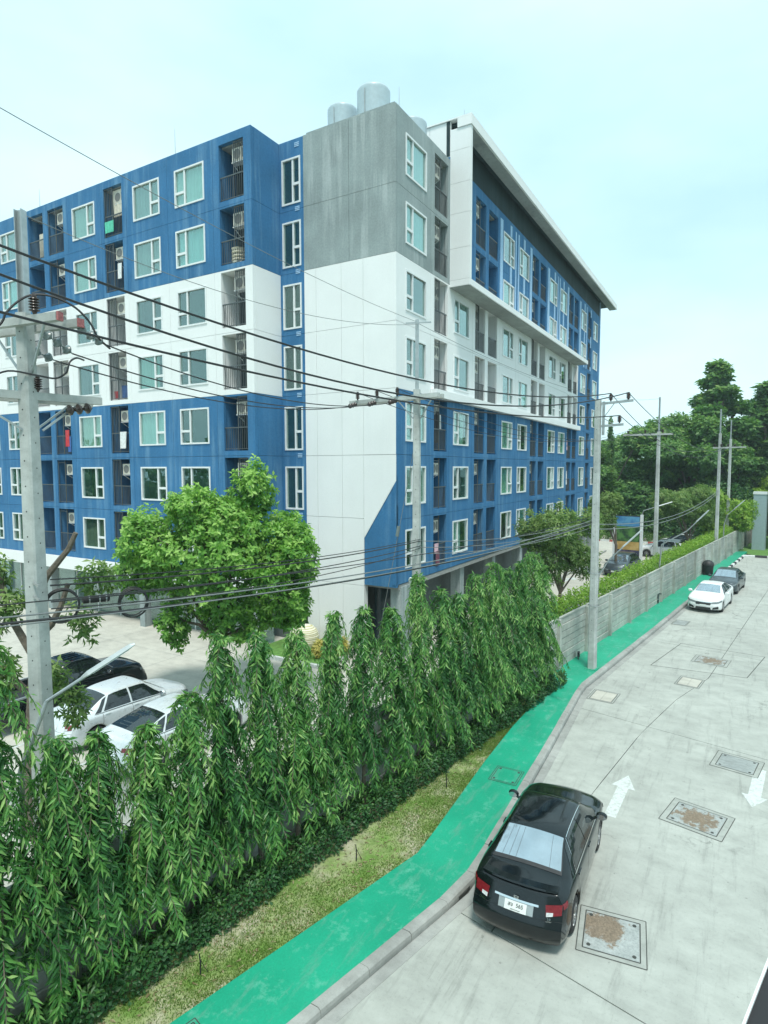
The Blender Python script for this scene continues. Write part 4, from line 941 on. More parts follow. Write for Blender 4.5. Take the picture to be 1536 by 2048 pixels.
def mast_crown(seed, h, mat, rad=1.0):
    g = np.random.default_rng(seed); Ps, Ds, Ns, Ls, Ws, Vs = [], [], [], [], [], []; tw = MB()
    nb = 105
    for k in range(nb):
        z0 = 1.25+(h-1.35)*((k+g.random())/nb)**.92; fr = z0/h; az = g.random()*6.28
        reach = rad*(.20+.70*(1-fr)**.62)*(.5+.7*g.random()); drop = (.35+1.05*(1-fr)**.6)*(.5+.8*g.random()); drop = min(drop, z0-(.7+.4*g.random()))
        o = np.array([math.cos(az), math.sin(az), 0]); n = max(8, int(11+26*(1-fr)**.6)); t = (np.arange(n)+.5)/n
        base = np.array([.04*math.sin(seed+z0*1.3), .04*math.cos(seed*2+z0*1.1), z0])
        path = base+o*(reach*t**.75)[:, None]+np.array([0, 0, 1])*(.22*t-(.22+drop)*t**1.7)[:, None]
        tan = np.gradient(path, axis=0); tan = unit(tan)
        if k % 2 == 0: tw.tube([tuple(p) for p in path[::max(1, n//5)]], .006, 3, cap=False)
        for sgn in (-1, 1):
            side = np.cross(tan, o+np.array([0, 0, .3]))*sgn; side = unit(side+g.normal(size=(n, 3))*.25)
            d = unit(tan*.55+side*(.95-.35*t)[:, None]+np.array([0, 0, -.38])+g.normal(size=(n, 3))*.22)
            Ps.append(path+g.normal(size=(n, 3))*.012); Ds.append(d); Ns.append(np.tile(o, (n, 1))*.9+np.array([0, 0, .55])+g.normal(size=(n, 3))*.35)
            Ls.append((.14+.09*g.random(n))*(1-.15*fr)); Ws.append(.030+.016*g.random(n))
            bv = g.random()*.3; Vs.append(.06+.10*math.sin(seed*1.7)+bv+.35*g.random(n)+.34*t**3+.30*(fr > .75)*g.random(n)+(g.random(n) > .94)*.45)  # young tips paler; upper leaves lightened in colour as if sunlit
    # leader shoots at the very top: paler young leaves
    for k in range(7):
        n = 10; t = np.arange(n)/n; az = g.random()*6.28; o = np.array([math.cos(az), math.sin(az), 0])
        path = np.array([0, 0, h-.25])+o*(.16*t)[:, None]+np.array([0, 0, 1])*(.32*t-.3*t**2)[:, None]
        Ps.append(path); Ds.append(unit(o+np.array([0, 0, -.5])+g.normal(size=(n, 3))*.6)); Ns.append(np.tile([0, 0, 1.], (n, 1))); Ls.append(.10+.05*g.random(n)); Ws.append(.02+.012*g.random(n)); Vs.append(.7+.3*g.random(n))
    cat = np.concatenate
    return leaf_mesh('crown', cat(Ps), cat(Ds), cat(Ns), cat(Ls), cat(Ws), cat(Vs), mat, droop=.14, fold=.14, shape=.38), tw
MASTX = [(-20.6, 5.3), (-19.6, 5.5), (-18.6, 5.7), (-17.7, 5.95), (-16.95, 4.45), (-16.3, 4.25), (-15.5, 4.1), (-14.75, 4.4), (-14.0, 5.25), (-13.2, 5.15), (-12.2, 4.95), (-11.15, 5.15), (-10.1, 5.05), (-9.0, 4.85), (-7.85, 5.5), (-6.8, 4.95), (-5.75, 4.65), (-4.9, 5.1), (-3.95, 5.35), (-2.9, 5.0), (-2.0, 5.1), (-1.0, 5.3), (-.1, 4.8)]
MASTX = [q for q in MASTX if q[0] > -19.9]
ORD = ['first', 'second', 'third', 'fourth', 'fifth', 'sixth', 'seventh', 'eighth', 'ninth', 'tenth', 'eleventh', 'twelfth', 'thirteenth', 'fourteenth', 'fifteenth', 'sixteenth', 'seventeenth', 'eighteenth', 'nineteenth', 'twentieth', 'twenty-first', 'twenty-second', 'twenty-third', 'twenty-fourth']
for i, (x, h) in enumerate(reversed(MASTX)):
    y = pl(FENCE, x)-.34
    t = thing('mast_tree', f'weeping mast tree with narrow drooping leaves, {ORD[i]} of the row from the footpath pole', 'tree', (x, y, .05), random.Random(i).random()*6.28, 'weeping mast trees along the wall')
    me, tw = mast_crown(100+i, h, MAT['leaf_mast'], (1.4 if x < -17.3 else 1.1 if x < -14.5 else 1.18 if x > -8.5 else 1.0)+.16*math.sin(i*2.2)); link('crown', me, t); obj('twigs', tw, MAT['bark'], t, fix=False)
    m = MB(); m.tube([(0, 0, -.1), (.03, 0, h*.3), (-.02, .03, h*.6), (0, 0, h-.2)], [.055, .045, .03, .008], 7); obj('trunk', m, MAT['bark'], t, smooth=True)

def crown(seed, lobes, shoots, per, L, W, mat, up=.45, inner=.22, droop=.3, bright=.04):
    g = np.random.default_rng(seed); C0 = np.array([l[0] for l in lobes], float); Rd = np.array([l[1] for l in lobes], float)
    wt = (Rd.prod(1))**.667; wt /= wt.sum(); idx = g.choice(len(lobes), shoots, p=wt)
    v = unit(g.normal(size=(shoots, 3))); rr_ = np.where(g.random(shoots) < inner, g.random(shoots)**.5*.8, .8+.24*g.random(shoots)**1.5)
    # lumpy surface
    lump = 1+.10*np.sin(v[:, 0]*5+idx)+.09*np.sin(v[:, 1]*6+2*idx)+.08*np.sin(v[:, 2]*7+3*idx)
    P = C0[idx]+v*Rd[idx]*(rr_*lump)[:, None]
    out = unit(v*np.array([1, 1, .8])+np.array([0, 0, up])+g.normal(size=(shoots, 3))*.25)
    Ps, Ds, Ns, Ls, Ws, Vs = [], [], [], [], [], []
    a = unit(np.cross(out, np.array([.3, .2, .9]))); b = np.cross(out, a)
    zr = (P[:, 2]-P[:, 2].min())/np.ptp(P[:, 2]); base = bright+g.random(shoots)*.34+.36*zr*(out[:, 2] > .3)+.20*(rr_ > .95)  # upper and outer shoots get lighter leaf colour, imitating sunlight on the crown
    for k in range(per):
        th = k*2.4+g.random(shoots)*.8; tilt = .45+.5*k/per
        d = out*(1-tilt)+(a*np.cos(th)[:, None]+b*np.sin(th)[:, None])*tilt+np.array([0, 0, -droop])*tilt
        Ps.append(P-out*(L*.9*k/per)+g.normal(size=P.shape)*L*.12); Ds.append(unit(d)); Ns.append(out+g.normal(size=P.shape)*.3)
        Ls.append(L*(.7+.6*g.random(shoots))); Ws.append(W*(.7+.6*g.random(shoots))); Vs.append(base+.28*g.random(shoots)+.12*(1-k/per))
    cat = np.concatenate
    return leaf_mesh('crown', cat(Ps), cat(Ds), cat(Ns), cat(Ls), cat(Ws), cat(Vs), mat, droop=.18, fold=.15, shape=.5)
def limbs(lobes, base_h, r0, seed, tz=0.):
    m = MB(); rr = random.Random(seed); m.tube([(0, 0, -.1), (rr.uniform(-.1, .1), rr.uniform(-.1, .1), base_h*.5), (0, 0, base_h)], [r0*1.15, r0*.95, r0*.8], 9)
    for c, rd in lobes:
        c = Vector(c); mid = Vector((c.x*.45, c.y*.45, base_h+(c.z-base_h)*.5+rr.uniform(-.2, .2)))
        m.tube([(0, 0, base_h*.92), mid, c, c+Vector((rr.uniform(-.3, .3)*rd[0], rr.uniform(-.3, .3)*rd[1], rd[2]*.6))], [r0*.55, r0*.36, r0*.2, .01], 6)
        for k in range(4):
            e = c+Vector((rr.uniform(-.8, .8)*rd[0], rr.uniform(-.8, .8)*rd[1], rr.uniform(-.4, .8)*rd[2])); m.tube([mid.lerp(c, .6), (mid.lerp(c, .6)+e)/2+Vector((0, 0, .1)), e], [r0*.2, r0*.12, .008], 4)
    return m
AX = math.atan2(-.861, .509)
lobesB = [((0, 0, 5.3), (2.7, 2.4, 1.75)), ((1.35, 0, 7.45), (.75, .8, 1.0)), ((-.5, -.2, 6.85), (1.15, 1.1, .8)), ((-2.25, 0, 5.7), (1.1, 1.2, 1.15)), ((-2.65, .2, 4.6), (.85, .9, .8)), ((2.35, 0, 5.3), (1.15, 1.2, 1.25)), ((2.45, -.2, 3.6), (.85, .9, .95)), ((-1.35, -.3, 3.1), (.65, .7, .95)), ((.7, -.3, 3.3), (1.3, 1.2, .95)), ((.7, -.6, 6.2), (1.2, 1.1, .9))]
t = thing('leafy_tree', 'full bright green broadleaf tree standing in front of the blue wing', 'tree', (-7.1, 2.95, 0), AX)
rl = random.Random(8)
for _ in range(16):
    a_ = rl.random()*6.28; q_ = rl.uniform(-.5, 1); lobesB.append(((3.0*math.cos(a_)*math.sqrt(1-q_*q_*.8), 2.5*math.sin(a_)*math.sqrt(1-q_*q_*.8), 5.0+2.3*q_+rl.uniform(-.3, .3)), (rl.uniform(.35, .6), rl.uniform(.35, .6), rl.uniform(.3, .5))))
lobesB[0] = ((0, 0, 5.2), (2.3, 2.1, 1.5))
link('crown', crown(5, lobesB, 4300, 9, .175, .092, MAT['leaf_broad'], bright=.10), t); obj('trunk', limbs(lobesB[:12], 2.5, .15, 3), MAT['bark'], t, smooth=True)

# lot trees on the right
def lot_tree(label, u0, D_, z0, z1, wid, mat, seed, n=1500, L=.2, W=.07, nlobe=7, loc=None, base=None):
    rr = random.Random(seed); t = thing('lot_tree', label, 'tree', loc, AX, 'trees in the parking lot')
    zc = (z0+z1)/2; hz = (z1-z0)/2
    lobes = [((rr.uniform(-.65, .65)*wid/2, rr.uniform(-.5, .5)*wid/2, zc+rr.uniform(-.55, .6)*hz), (wid*rr.uniform(.16, .26), wid*rr.uniform(.16, .26), hz*rr.uniform(.35, .55))) for _ in range(nlobe)]
    link('crown', crown(seed, lobes, n, 8, L, W, mat, .3, .3, .5), t); obj('trunk', limbs(lobes, base or z0*.75, .11, seed), MAT['bark'], t, smooth=True)
lot_tree('sparse feathery tree between the footpath pole and the apartment undercroft', 0, 0, 2.1, 6.4, 5.2, MAT['leaf_light'], 11, 1700, .2, .075, 9, (10.9, -4.2, 0))
lot_tree('pale lopped tree behind the advertising panel', 0, 0, 3.2, 7.0, 4.2, MAT['leaf_light'], 12, 900, .22, .08, 6, (26.8, -4.4, 0))
lot_tree('round pale tree over the parked cars right of the slim pole', 0, 0, 2.4, 6.6, 6.6, MAT['leaf_light'], 13, 1900, .24, .09, 9, (38.5, -8.6, 0))
lot_tree('dense lime green shrub tree behind the far footpath pole', 0, 0, 1.0, 6.4, 5.4, MAT['leaf_lime'], 14, 2200, .24, .11, 9, (46.0, -11.2, 0))
lot_tree('lime green shrub clump left of the far glass building', 0, 0, 4.0, 7.5, 6, MAT['leaf_lime'], 15, 1500, .28, .13, 7, (64.0, -15.5, 0), 2.5)

# lopped tree at the left edge
t = thing('lopped_tree', 'lopped tree with bare cut limbs and fresh shoots beside the left pole', 'tree', (-14.6, .78, 0), AX)
m = MB(); m.tube([(-.15, 0, -.1), (-.1, 0, 2.2), (.05, .05, 4.2), (.12, 0, 5.6)], [.15, .13, .11, .1], 9)
LB2 = [[(.1, 0, 5.3), (.45, -.1, 5.9), (.95, -.1, 6.5), (1.12, -.1, 6.85)], [(0, 0, 4.2), (-.5, .1, 5.0), (-.75, .1, 6.3), (-.78, .1, 6.9)], [(.1, 0, 4.5), (.4, .1, 4.8), (.62, .1, 5.2), (.75, .2, 5.7)], [(-.2, 0, 3.4), (-.9, 0, 4.1), (-1.3, .1, 5.2), (-1.4, .1, 6.2)]]
for b in LB2: m.tube(b, [.085, .075, .06, .05][:len(b)], 7)
obj('trunk', m, MAT['bark'], t, smooth=True)
lob = [((-.9, 0, 5.9), (.55, .5, .55)), ((-1.2, 0, 4.8), (.5, .5, .6)), ((-.4, 0, 5.2), (.4, .4, .5)), ((1.5, 0, 5.9), (.5, .4, .4)), ((1.1, 0, 4.9), (.4, .4, .5)), ((-.9, 0, 3.7), (.7, .6, .6)), ((.5, 0, 3.6), (.4, .4, .5)), ((.9, 0, 3.0), (.4, .4, .4))]
link('crown', crown(31, lob, 420, 8, .17, .06, MAT['leaf_light'], .2, .4, .5), t)

# woods behind the lot: every tree a thing, crowns shared between copies
FOR = []
for s in range(4):
    rr = random.Random(s+70); lobes = []
    for _ in range(11):
        a = rr.random()*6.28; q = rr.random(); z = .32+.62*rr.random(); rad = (.34 if z < .7 else .22)*math.sqrt(q)
        lobes.append(((math.cos(a)*rad, math.sin(a)*rad, z), (rr.uniform(.10, .17), rr.uniform(.10, .17), rr.uniform(.07, .12))))
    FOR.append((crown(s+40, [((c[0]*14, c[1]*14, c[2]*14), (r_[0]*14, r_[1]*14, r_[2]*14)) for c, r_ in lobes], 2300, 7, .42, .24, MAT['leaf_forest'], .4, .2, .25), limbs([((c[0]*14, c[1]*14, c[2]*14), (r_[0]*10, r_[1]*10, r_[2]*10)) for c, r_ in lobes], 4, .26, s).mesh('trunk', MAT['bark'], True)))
def conical(s):
    lobes = [((math.cos(i*2.1)*(1-z)*1.2, math.sin(i*2.1)*(1-z)*1.2, 2+z*11), ((1-z)*1.9+.5, (1-z)*1.9+.5, 1.3)) for i, z in enumerate(np.linspace(0, 1, 9))]
    return crown(s, lobes, 1900, 7, .4, .2, MAT['leaf_forest'], .2, .2, .3), limbs(lobes[:5], 6, .2, s).mesh('trunk', MAT['bark'], True)
CON = conical(88)
rt = random.Random(17); lt = []
for i in range(17):
    z = 4.2+9.0*(i/16)**.9; w_ = 2.9*(1-(i/16)**1.1)+.1; a = i*2.4; lt.append(((math.cos(a)*w_*.75, math.sin(a)*w_*.75, z), (1.15*(1-.6*i/16)*rt.uniform(.7, 1.15), 1.15*(1-.6*i/16)*rt.uniform(.7, 1.15), .70*rt.uniform(.7, 1.1))))
TALL = (crown(89, lt, 2000, 7, .36, .2, MAT['leaf_forest'], .4, .25, .25), limbs(lt, 3.5, .22, 5).mesh('trunk', MAT['bark'], True))
# (x, y, height, width scale, variant, label)
WOODS = [(66, -9.6, 20.8, 1.2, 8, 'tallest tree of the woods with a pointed open crown'), (70, -15.2, 18.4, 1.5, 8, 'tall tree at the right edge behind the lime shrubs'),
 (74, -19.6, 17.2, 1.5, 8, 'tall hazy tree at the very right edge of the woods'), (60, -3.5, 13.8, .95, 2, 'dark tree behind the slim pole with the thin rod'), (61.5, -7.2, 14.0, .95, 3, 'dark tree left of the tallest tree'), (58, 1.8, 13.8, 1.0, 1, 'dark tree right of the building end'),
 (66, 3.2, 14.2, .5, 9, 'pointed conifer-like tree just right of the blue building end'), (70, -1.2, 13.0, .5, 9, 'second pointed tree behind the footpath pole arms'),
 (63, -11.8, 11.0, 1.0, 2, 'low dark tree in front of the tallest tree'), (69, -15.2, 12.5, 1.0, 3, 'dark tree below the tall right-edge tree'), (58.5, 6.5, 10.5, 1.0, 0, 'dark tree mostly behind the building end'),
 (75, -21.5, 16.0, 1.0, 2, 'tree at the far right above the glass building'), (82, -6, 14.0, 1.1, 3, 'tree deep in the woods behind the conifer-like pair'), (84, -13, 15.5, 1.1, 1, 'tree deep in the woods behind the tallest tree'), (80, 4, 13.0, 1.1, 2, 'tree deep in the woods behind the building end'), (64, -20, 10.0, 1.0, 0, 'low tree behind the glass building column')]
for i, (x, y, h, ws, v, lab) in enumerate(WOODS):
    t = thing('woodland_tree', lab, 'tree', (x, y, 0), i*1.7, 'trees of the woods behind the lot'); cm, tm = CON if v == 9 else TALL if v == 8 else FOR[v]; k = h/13.2
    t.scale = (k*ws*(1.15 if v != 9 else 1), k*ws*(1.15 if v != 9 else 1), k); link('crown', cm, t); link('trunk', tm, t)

# undergrowth at the foot of the woods and a distant belt of trees round the place
def belt(seed, spots, n, L, W, mat):
    g = np.random.default_rng(seed); S = np.array(spots, float); idx = g.integers(0, len(S), n); v = unit(g.normal(size=(n, 3))); v[:, 2] = np.abs(v[:, 2])
    P = S[idx, :3]+v*S[idx, 3:6]*(.75+.3*g.random(n))[:, None]; d = unit(v+g.normal(size=(n, 3))*.6+np.array([0, 0, -.2]))
    return leaf_mesh('foliage', P, d, v+g.normal(size=(n, 3))*.3, L*(.6+.8*g.random(n)), W*(.6+.8*g.random(n)), g.random(n)*.75, mat, shape=.5)
rr = random.Random(5)
sp = [(55+rr.uniform(-1, 3), -13+i*1.25, .2, 1.6, 1.3, rr.uniform(3.5, 6.5)) for i in range(20)]
o = link('undergrowth', belt(61, sp, 15000, .42, .24, MAT['leaf_forest'])); o['kind'] = 'stuff'; o['label'] = 'dark undergrowth at the foot of the woods'
sp = [(51.5, -11+i*1.1, .05, .7, .8, rr.uniform(.6, 1.1)) for i in range(22)]
o = link('flower_bed_plants', belt(62, sp, 5000, .22, .12, MAT['leaf_light'])); o['kind'] = 'stuff'; o['label'] = 'low plants in the bed at the end of the lot'
sp = []
for i in range(120):
    a = R(95)+R(235)*i/119; rad = rr.uniform(85, 130); sp.append((-22+math.cos(a)*rad, -12+math.sin(a)*rad, 0, 5, 5, rr.uniform(8, 14)))
o = link('distant_trees', belt(63, sp, 26000, 1.5, 1.0, MAT['leaf_forest'])); o['kind'] = 'stuff'; o['label'] = 'distant belt of trees around the neighbourhood'

# clipped hedges
def hedge_mesh(seed, x0, x1, off, halfw, z0, z1, n, L, W, mat, rough=.12):
    g = np.random.default_rng(seed); x = x0+(x1-x0)*g.random(n); th = g.random(n)*math.pi; base = np.array([pl(FENCE, q) for q in x])
    bump = 1+rough*np.sin(x*3.1+seed)+rough*np.sin(x*7.3)+rough*.7*np.sin(x*13.7+th*2)
    sh = .7+.34*g.random(n)
    cy = np.sign(np.cos(th))*np.abs(np.cos(th))**.6*halfw*sh*bump; cz = np.abs(np.sin(th))**.6*(z1-z0)*sh*bump
    P = np.stack([x, base+off+cy, z0+cz], 1); N = np.stack([g.normal(size=n)*.3, np.cos(th), np.sin(th)+.2], 1)
    d = unit(np.stack([g.normal(size=n), np.cos(th)+g.normal(size=n)*.7, .5*np.sin(th)+g.normal(size=n)*.6], 1))
    return leaf_mesh('foliage', P, d, N, L*(.6+.8*g.random(n)), W*(.6+.8*g.random(n)), .15+.55*g.random(n)+.25*(np.sin(th) > .8), mat, shape=.5)
t = thing('low_hedge', 'low dark green hedge at the foot of the mast trees', 'hedge', (0, 0, 0))
link('foliage', hedge_mesh(1, -25, .9, -.60, .34, .08, .60, 34000, .08, .05, MAT['leaf_hedge']), t)
m = MB()
for i in range(120):
    x = -24.5+i*.21; y = pl(FENCE, x)-.6; m.tube([(x, y, .05), (x+rr.uniform(-.1, .1), y+rr.uniform(-.15, .15), .5)], [.012, .005], 4)
obj('stems', m, MAT['bark'], t, fix=False)
t = thing('lime_hedge', 'clipped lime green hedge topping the far side of the precast wall', 'hedge', (0, 0, 0))
link('foliage', hedge_mesh(2, 1.2, 56, .62, .48, 1.2, 2.62, 30000, .13, .075, MAT['leaf_lime'], .05), t)
m = MB()
for i in range(110):
    x = 1.4+i*.5; y = pl(FENCE, x)+.6; m.tube([(x, y, 0), (x+rr.uniform(-.1, .1), y+rr.uniform(-.1, .1), 2.2)], [.02, .008], 4)
obj('stems', m, MAT['bark'], t, fix=False)

# grass blades on the verge, denser in patches
g = np.random.default_rng(77); n = 90000; x = -24+24.8*g.random(n); tt = g.random(n)
yl = np.array([pl(PATHL, q) for q in x]); yf = np.array([pl(FENCE, q) for q in x])-.75; y = yl-.04+(yf-yl+.04)*tt**1.2
dens = np.sin(x*1.3+1)*.5+np.sin(x*2.9+y*3.1)*.35+np.sin(x*.55+y*1.7+.5)*.5+.8*(x > -10.5)+.5*(1-tt)+.2*np.sin(x*9+y*7); keep = dens+g.normal(size=n)*.45 > .15
x, y = x[keep], y[keep]; n = len(x); P = np.stack([x, y, np.full(n, .10)], 1); d = unit(np.stack([g.normal(size=n)*.5, g.normal(size=n)*.5, np.ones(n)], 1))
o = link('verge_grass', leaf_mesh('verge_grass', P, d, unit(g.normal(size=(n, 3))), .018+.035*g.random(n), .008+.007*g.random(n), g.random(n), MAT['grass'], droop=.3)); o['kind'] = 'stuff'; o['label'] = 'short patchy grass on the sandy verge'
# dry litter
n = 1100; x = -20+20*g.random(n); yl = np.array([pl(PATHL, q) for q in x]); y = yl+.1+1.2*g.random(n); P = np.stack([x, y, np.full(n, .112)], 1)
o = link('leaf_litter', leaf_mesh('leaf_litter', P, unit(np.stack([g.normal(size=n), g.normal(size=n), np.zeros(n)], 1)), np.tile([0, 0, 1.], (n, 1)), .05+.09*g.random(n), .015+.02*g.random(n), g.random(n), leafmat('dry_leaf', [(0, (.16, .12, .06)), (1, (.38, .34, .2))], .1), droop=.0)); o['kind'] = 'stuff'; o['label'] = 'dry fallen leaves on the verge'
for x, y, lab in ((-15.44, -5.21, 'dark thin stake standing in the verge at the bottom of the picture'), (-11.82, -5.83, 'dark thin stake standing in mid verge'), (-8.24, -6.23, 'dark thin stake in the grass beside the path lid')):
    m = MB(); m.tube([(0, 0, -.05), (.01, 0, .2), (.0, .01, .36)], [.013, .012, .01], 6); m.tube([(.0, 0, .28), (.05, -.05, .12), (.1, -.08, .01)], .005, 4)
    tag(obj('garden_stake', m, MAT['blackrub'], None, (x, y, .1)), lab, 'stake', 'stakes in the verge')

# ================================================================== VEHICLES
def carpaint(name, col, metal=.25, rough=.28):
    t = NT(name); t.b.inputs['Base Color'].default_value = (*col, 1); t.b.inputs['Metallic'].default_value = metal; t.b.inputs['Roughness'].default_value = rough
    t.b.inputs['Coat Weight'].default_value = .35; t.b.inputs['Specular IOR Level'].default_value = .4; t.b.inputs['Coat Roughness'].default_value = .04
    n = t.noise(3.5, 4); t.l(t.ramp(n, [(.3, g3(rough*.8)), (.75, g3(min(1, rough*1.5)))]), t.b.inputs['Roughness'])
    d = t.noise(11, 5); t.l(t.mix(col, tuple(min(1, c*1.25+.003) for c in col), t.ramp(d, [(.4, g3(0)), (.8, g3(.6))])), t.b.inputs['Base Color']); return t.m
CP = dict(black=carpaint('black_car_paint', (.0035, .0065, .008), 0, .10), white=carpaint('white_car_paint', (.74, .76, .76), 0, .3), grey=carpaint('dark_grey_car_paint', (.075, .095, .105), .5, .3), silver=carpaint('silver_car_paint', (.66, .71, .73), .25, .3))
CG = plain('car_glass', (.012, .018, .02), .03, 0, .9, var=.05); CGL = plain('car_windscreen_film', (.50, .56, .60), .06, .85, .8, var=.12, scale=2)
TAIL = plain('tail_lamp_red', (.16, .010, .016), .12, 0, .7, var=.25, scale=30); CLEAR = plain('lamp_clear', (.55, .58, .58), .1, 0, .8, var=.2, scale=25); HEADL = plain('headlamp', (.16, .19, .2), .08, 0, .9, var=.3, scale=20)
PLATE = plain('number_plate', (.66, .70, .68), .5, var=.04); TRIM = plain('black_trim', (.02, .022, .024), .5); RIM = plain('alloy_rim', (.36, .38, .39), .3, .8)
SEDAN = dict(L=4.45, W=1.72, axle=(1.30, -1.32), wr=.305, bot=.19,
  top=[(-2.2, .955), (-2.05, 1.0), (-1.62, 1.04), (-1.5, 1.07), (-.82, 1.385), (-.3, 1.435), (.15, 1.43), (.45, 1.395), (1.12, .985), (1.25, .955), (1.9, .86), (2.2, .76)],
  belt=[(-2.2, .90), (-1.6, .965), (-.8, .945), (.5, .905), (1.15, .895), (1.3, .88), (1.95, .78), (2.2, .68)],
  wt=[(-2.2, .66), (-1.6, .65), (-.82, .535), (.45, .55), (1.12, .66), (1.3, .70), (2.2, .56)],
  w=[(-2.2, .77), (-1.95, .825), (-1.0, .86), (1.0, .86), (1.85, .83), (2.2, .68)],
  side=[[(-.12, -.12), (.98, .42)], [(-.18, -.18), (-1.08, -.78)]], wind=(1.08, .48), rear=(-.86, -1.50), qtr=(-1.16, -1.36, -.86, -1.0), tail=.16, nose=.30, cowl=1.15)
FAST = dict(SEDAN, L=4.63, W=1.80, axle=(1.36, -1.34), wr=.325, bot=.17,
  top=[(-2.3, .98), (-2.1, 1.04), (-1.8, 1.08), (-.75, 1.38), (-.3, 1.415), (.1, 1.41), (.35, 1.38), (1.1, .99), (1.25, .955), (1.95, .85), (2.3, .76)],
  belt=[(-2.3, .92), (-1.6, .99), (-.8, .97), (.5, .92), (1.1, .90), (1.3, .88), (2.0, .78), (2.3, .68)],
  wt=[(-2.3, .68), (-1.6, .66), (-.75, .54), (.4, .56), (1.1, .68), (1.3, .74), (2.3, .60)],
  w=[(-2.3, .80), (-2.0, .87), (-1.0, .90), (1.0, .90), (1.95, .87), (2.3, .72)],
  side=[[(-.12, -.12), (.96, .36)], [(-.18, -.18), (-1.05, -.78)]], wind=(1.06, .40), rear=(-.82, -1.72), qtr=(-1.12, -1.5, -.84, -1.1))
SUV = dict(SEDAN, L=4.3, W=1.77, axle=(1.3, -1.3), wr=.335, bot=.2,
  top=[(-2.1, .95), (-2.0, 1.05), (-1.85, 1.35), (-1.3, 1.56), (-.3, 1.60), (.1, 1.58), (.4, 1.53), (1.05, 1.10), (1.2, 1.07), (1.9, .95), (2.15, .75)],
  belt=[(-2.1, .9), (-1.6, 1.05), (.5, .98), (1.1, .97), (1.3, .95), (1.95, .82), (2.15, .62)],
  wt=[(-2.1, .62), (-1.3, .56), (.4, .58), (1.05, .68), (1.3, .72), (2.15, .58)],
  w=[(-2.1, .79), (-1.8, .87), (1.0, .885), (1.85, .85), (2.15, .70)], side=[[(-.12, -.12), (.93, .42)], [(-.18, -.18), (-1.2, -1.0)]], wind=(1.02, .44), rear=(-1.4, -1.82), qtr=(-1.28, -1.7, -1.08, -1.35))
PICK = dict(SEDAN, L=5.2, W=1.82, axle=(1.55, -1.5), wr=.36, bot=.30,
  top=[(-2.58, .78), (-.72, .80), (-.66, 1.1), (-.55, 1.66), (-.3, 1.73), (.2, 1.74), (.5, 1.70), (1.12, 1.20), (1.3, 1.17), (2.2, 1.08), (2.55, .88)],
  belt=[(-2.58, 1.05), (-.7, 1.08), (.5, 1.06), (1.2, 1.06), (2.2, .98), (2.55, .75)],
  wt=[(-2.58, .72), (-.72, .74), (-.55, .60), (.5, .62), (1.12, .72), (1.3, .76), (2.55, .66)],
  w=[(-2.58, .87), (-1.0, .91), (1.3, .91), (2.2, .88), (2.55, .76)], side=[[(-.05, -.05), (1.0, .5)], [(-.1, -.1), (-.5, -.42)]], wind=(1.08, .54), rear=(-.55, -.64), qtr=None, tail=.02, nose=.22)

def ip(tab, x):
    xs = [a for a, _ in tab]; ys = [b for _, b in tab]
    if x <= xs[0]: return ys[0]
    if x >= xs[-1]: return ys[-1]
    for i in range(len(xs)-1):
        if x <= xs[i+1]:
            t = (x-xs[i])/(xs[i+1]-xs[i]); p0 = ys[max(i-1, 0)]; p3 = ys[min(i+2, len(ys)-1)]; h = xs[i+1]-xs[i]
            d1 = (ys[i+1]-p0)/(xs[i+1]-xs[max(i-1, 0)]); d2 = (p3-ys[i])/(xs[min(i+2, len(xs)-1)]-xs[i])
            s = (ys[i+1]-ys[i])/h
            d1, d2 = (0 if d1*s <= 0 else d1), (0 if d2*s <= 0 else d2); d1 = max(-3*abs(s), min(3*abs(s), d1)); d2 = max(-3*abs(s), min(3*abs(s), d2))
            return (2*t**3-3*t*t+1)*ys[i]+(t**3-2*t*t+t)*h*d1+(-2*t**3+3*t*t)*ys[i+1]+(t**3-t*t)*h*d2
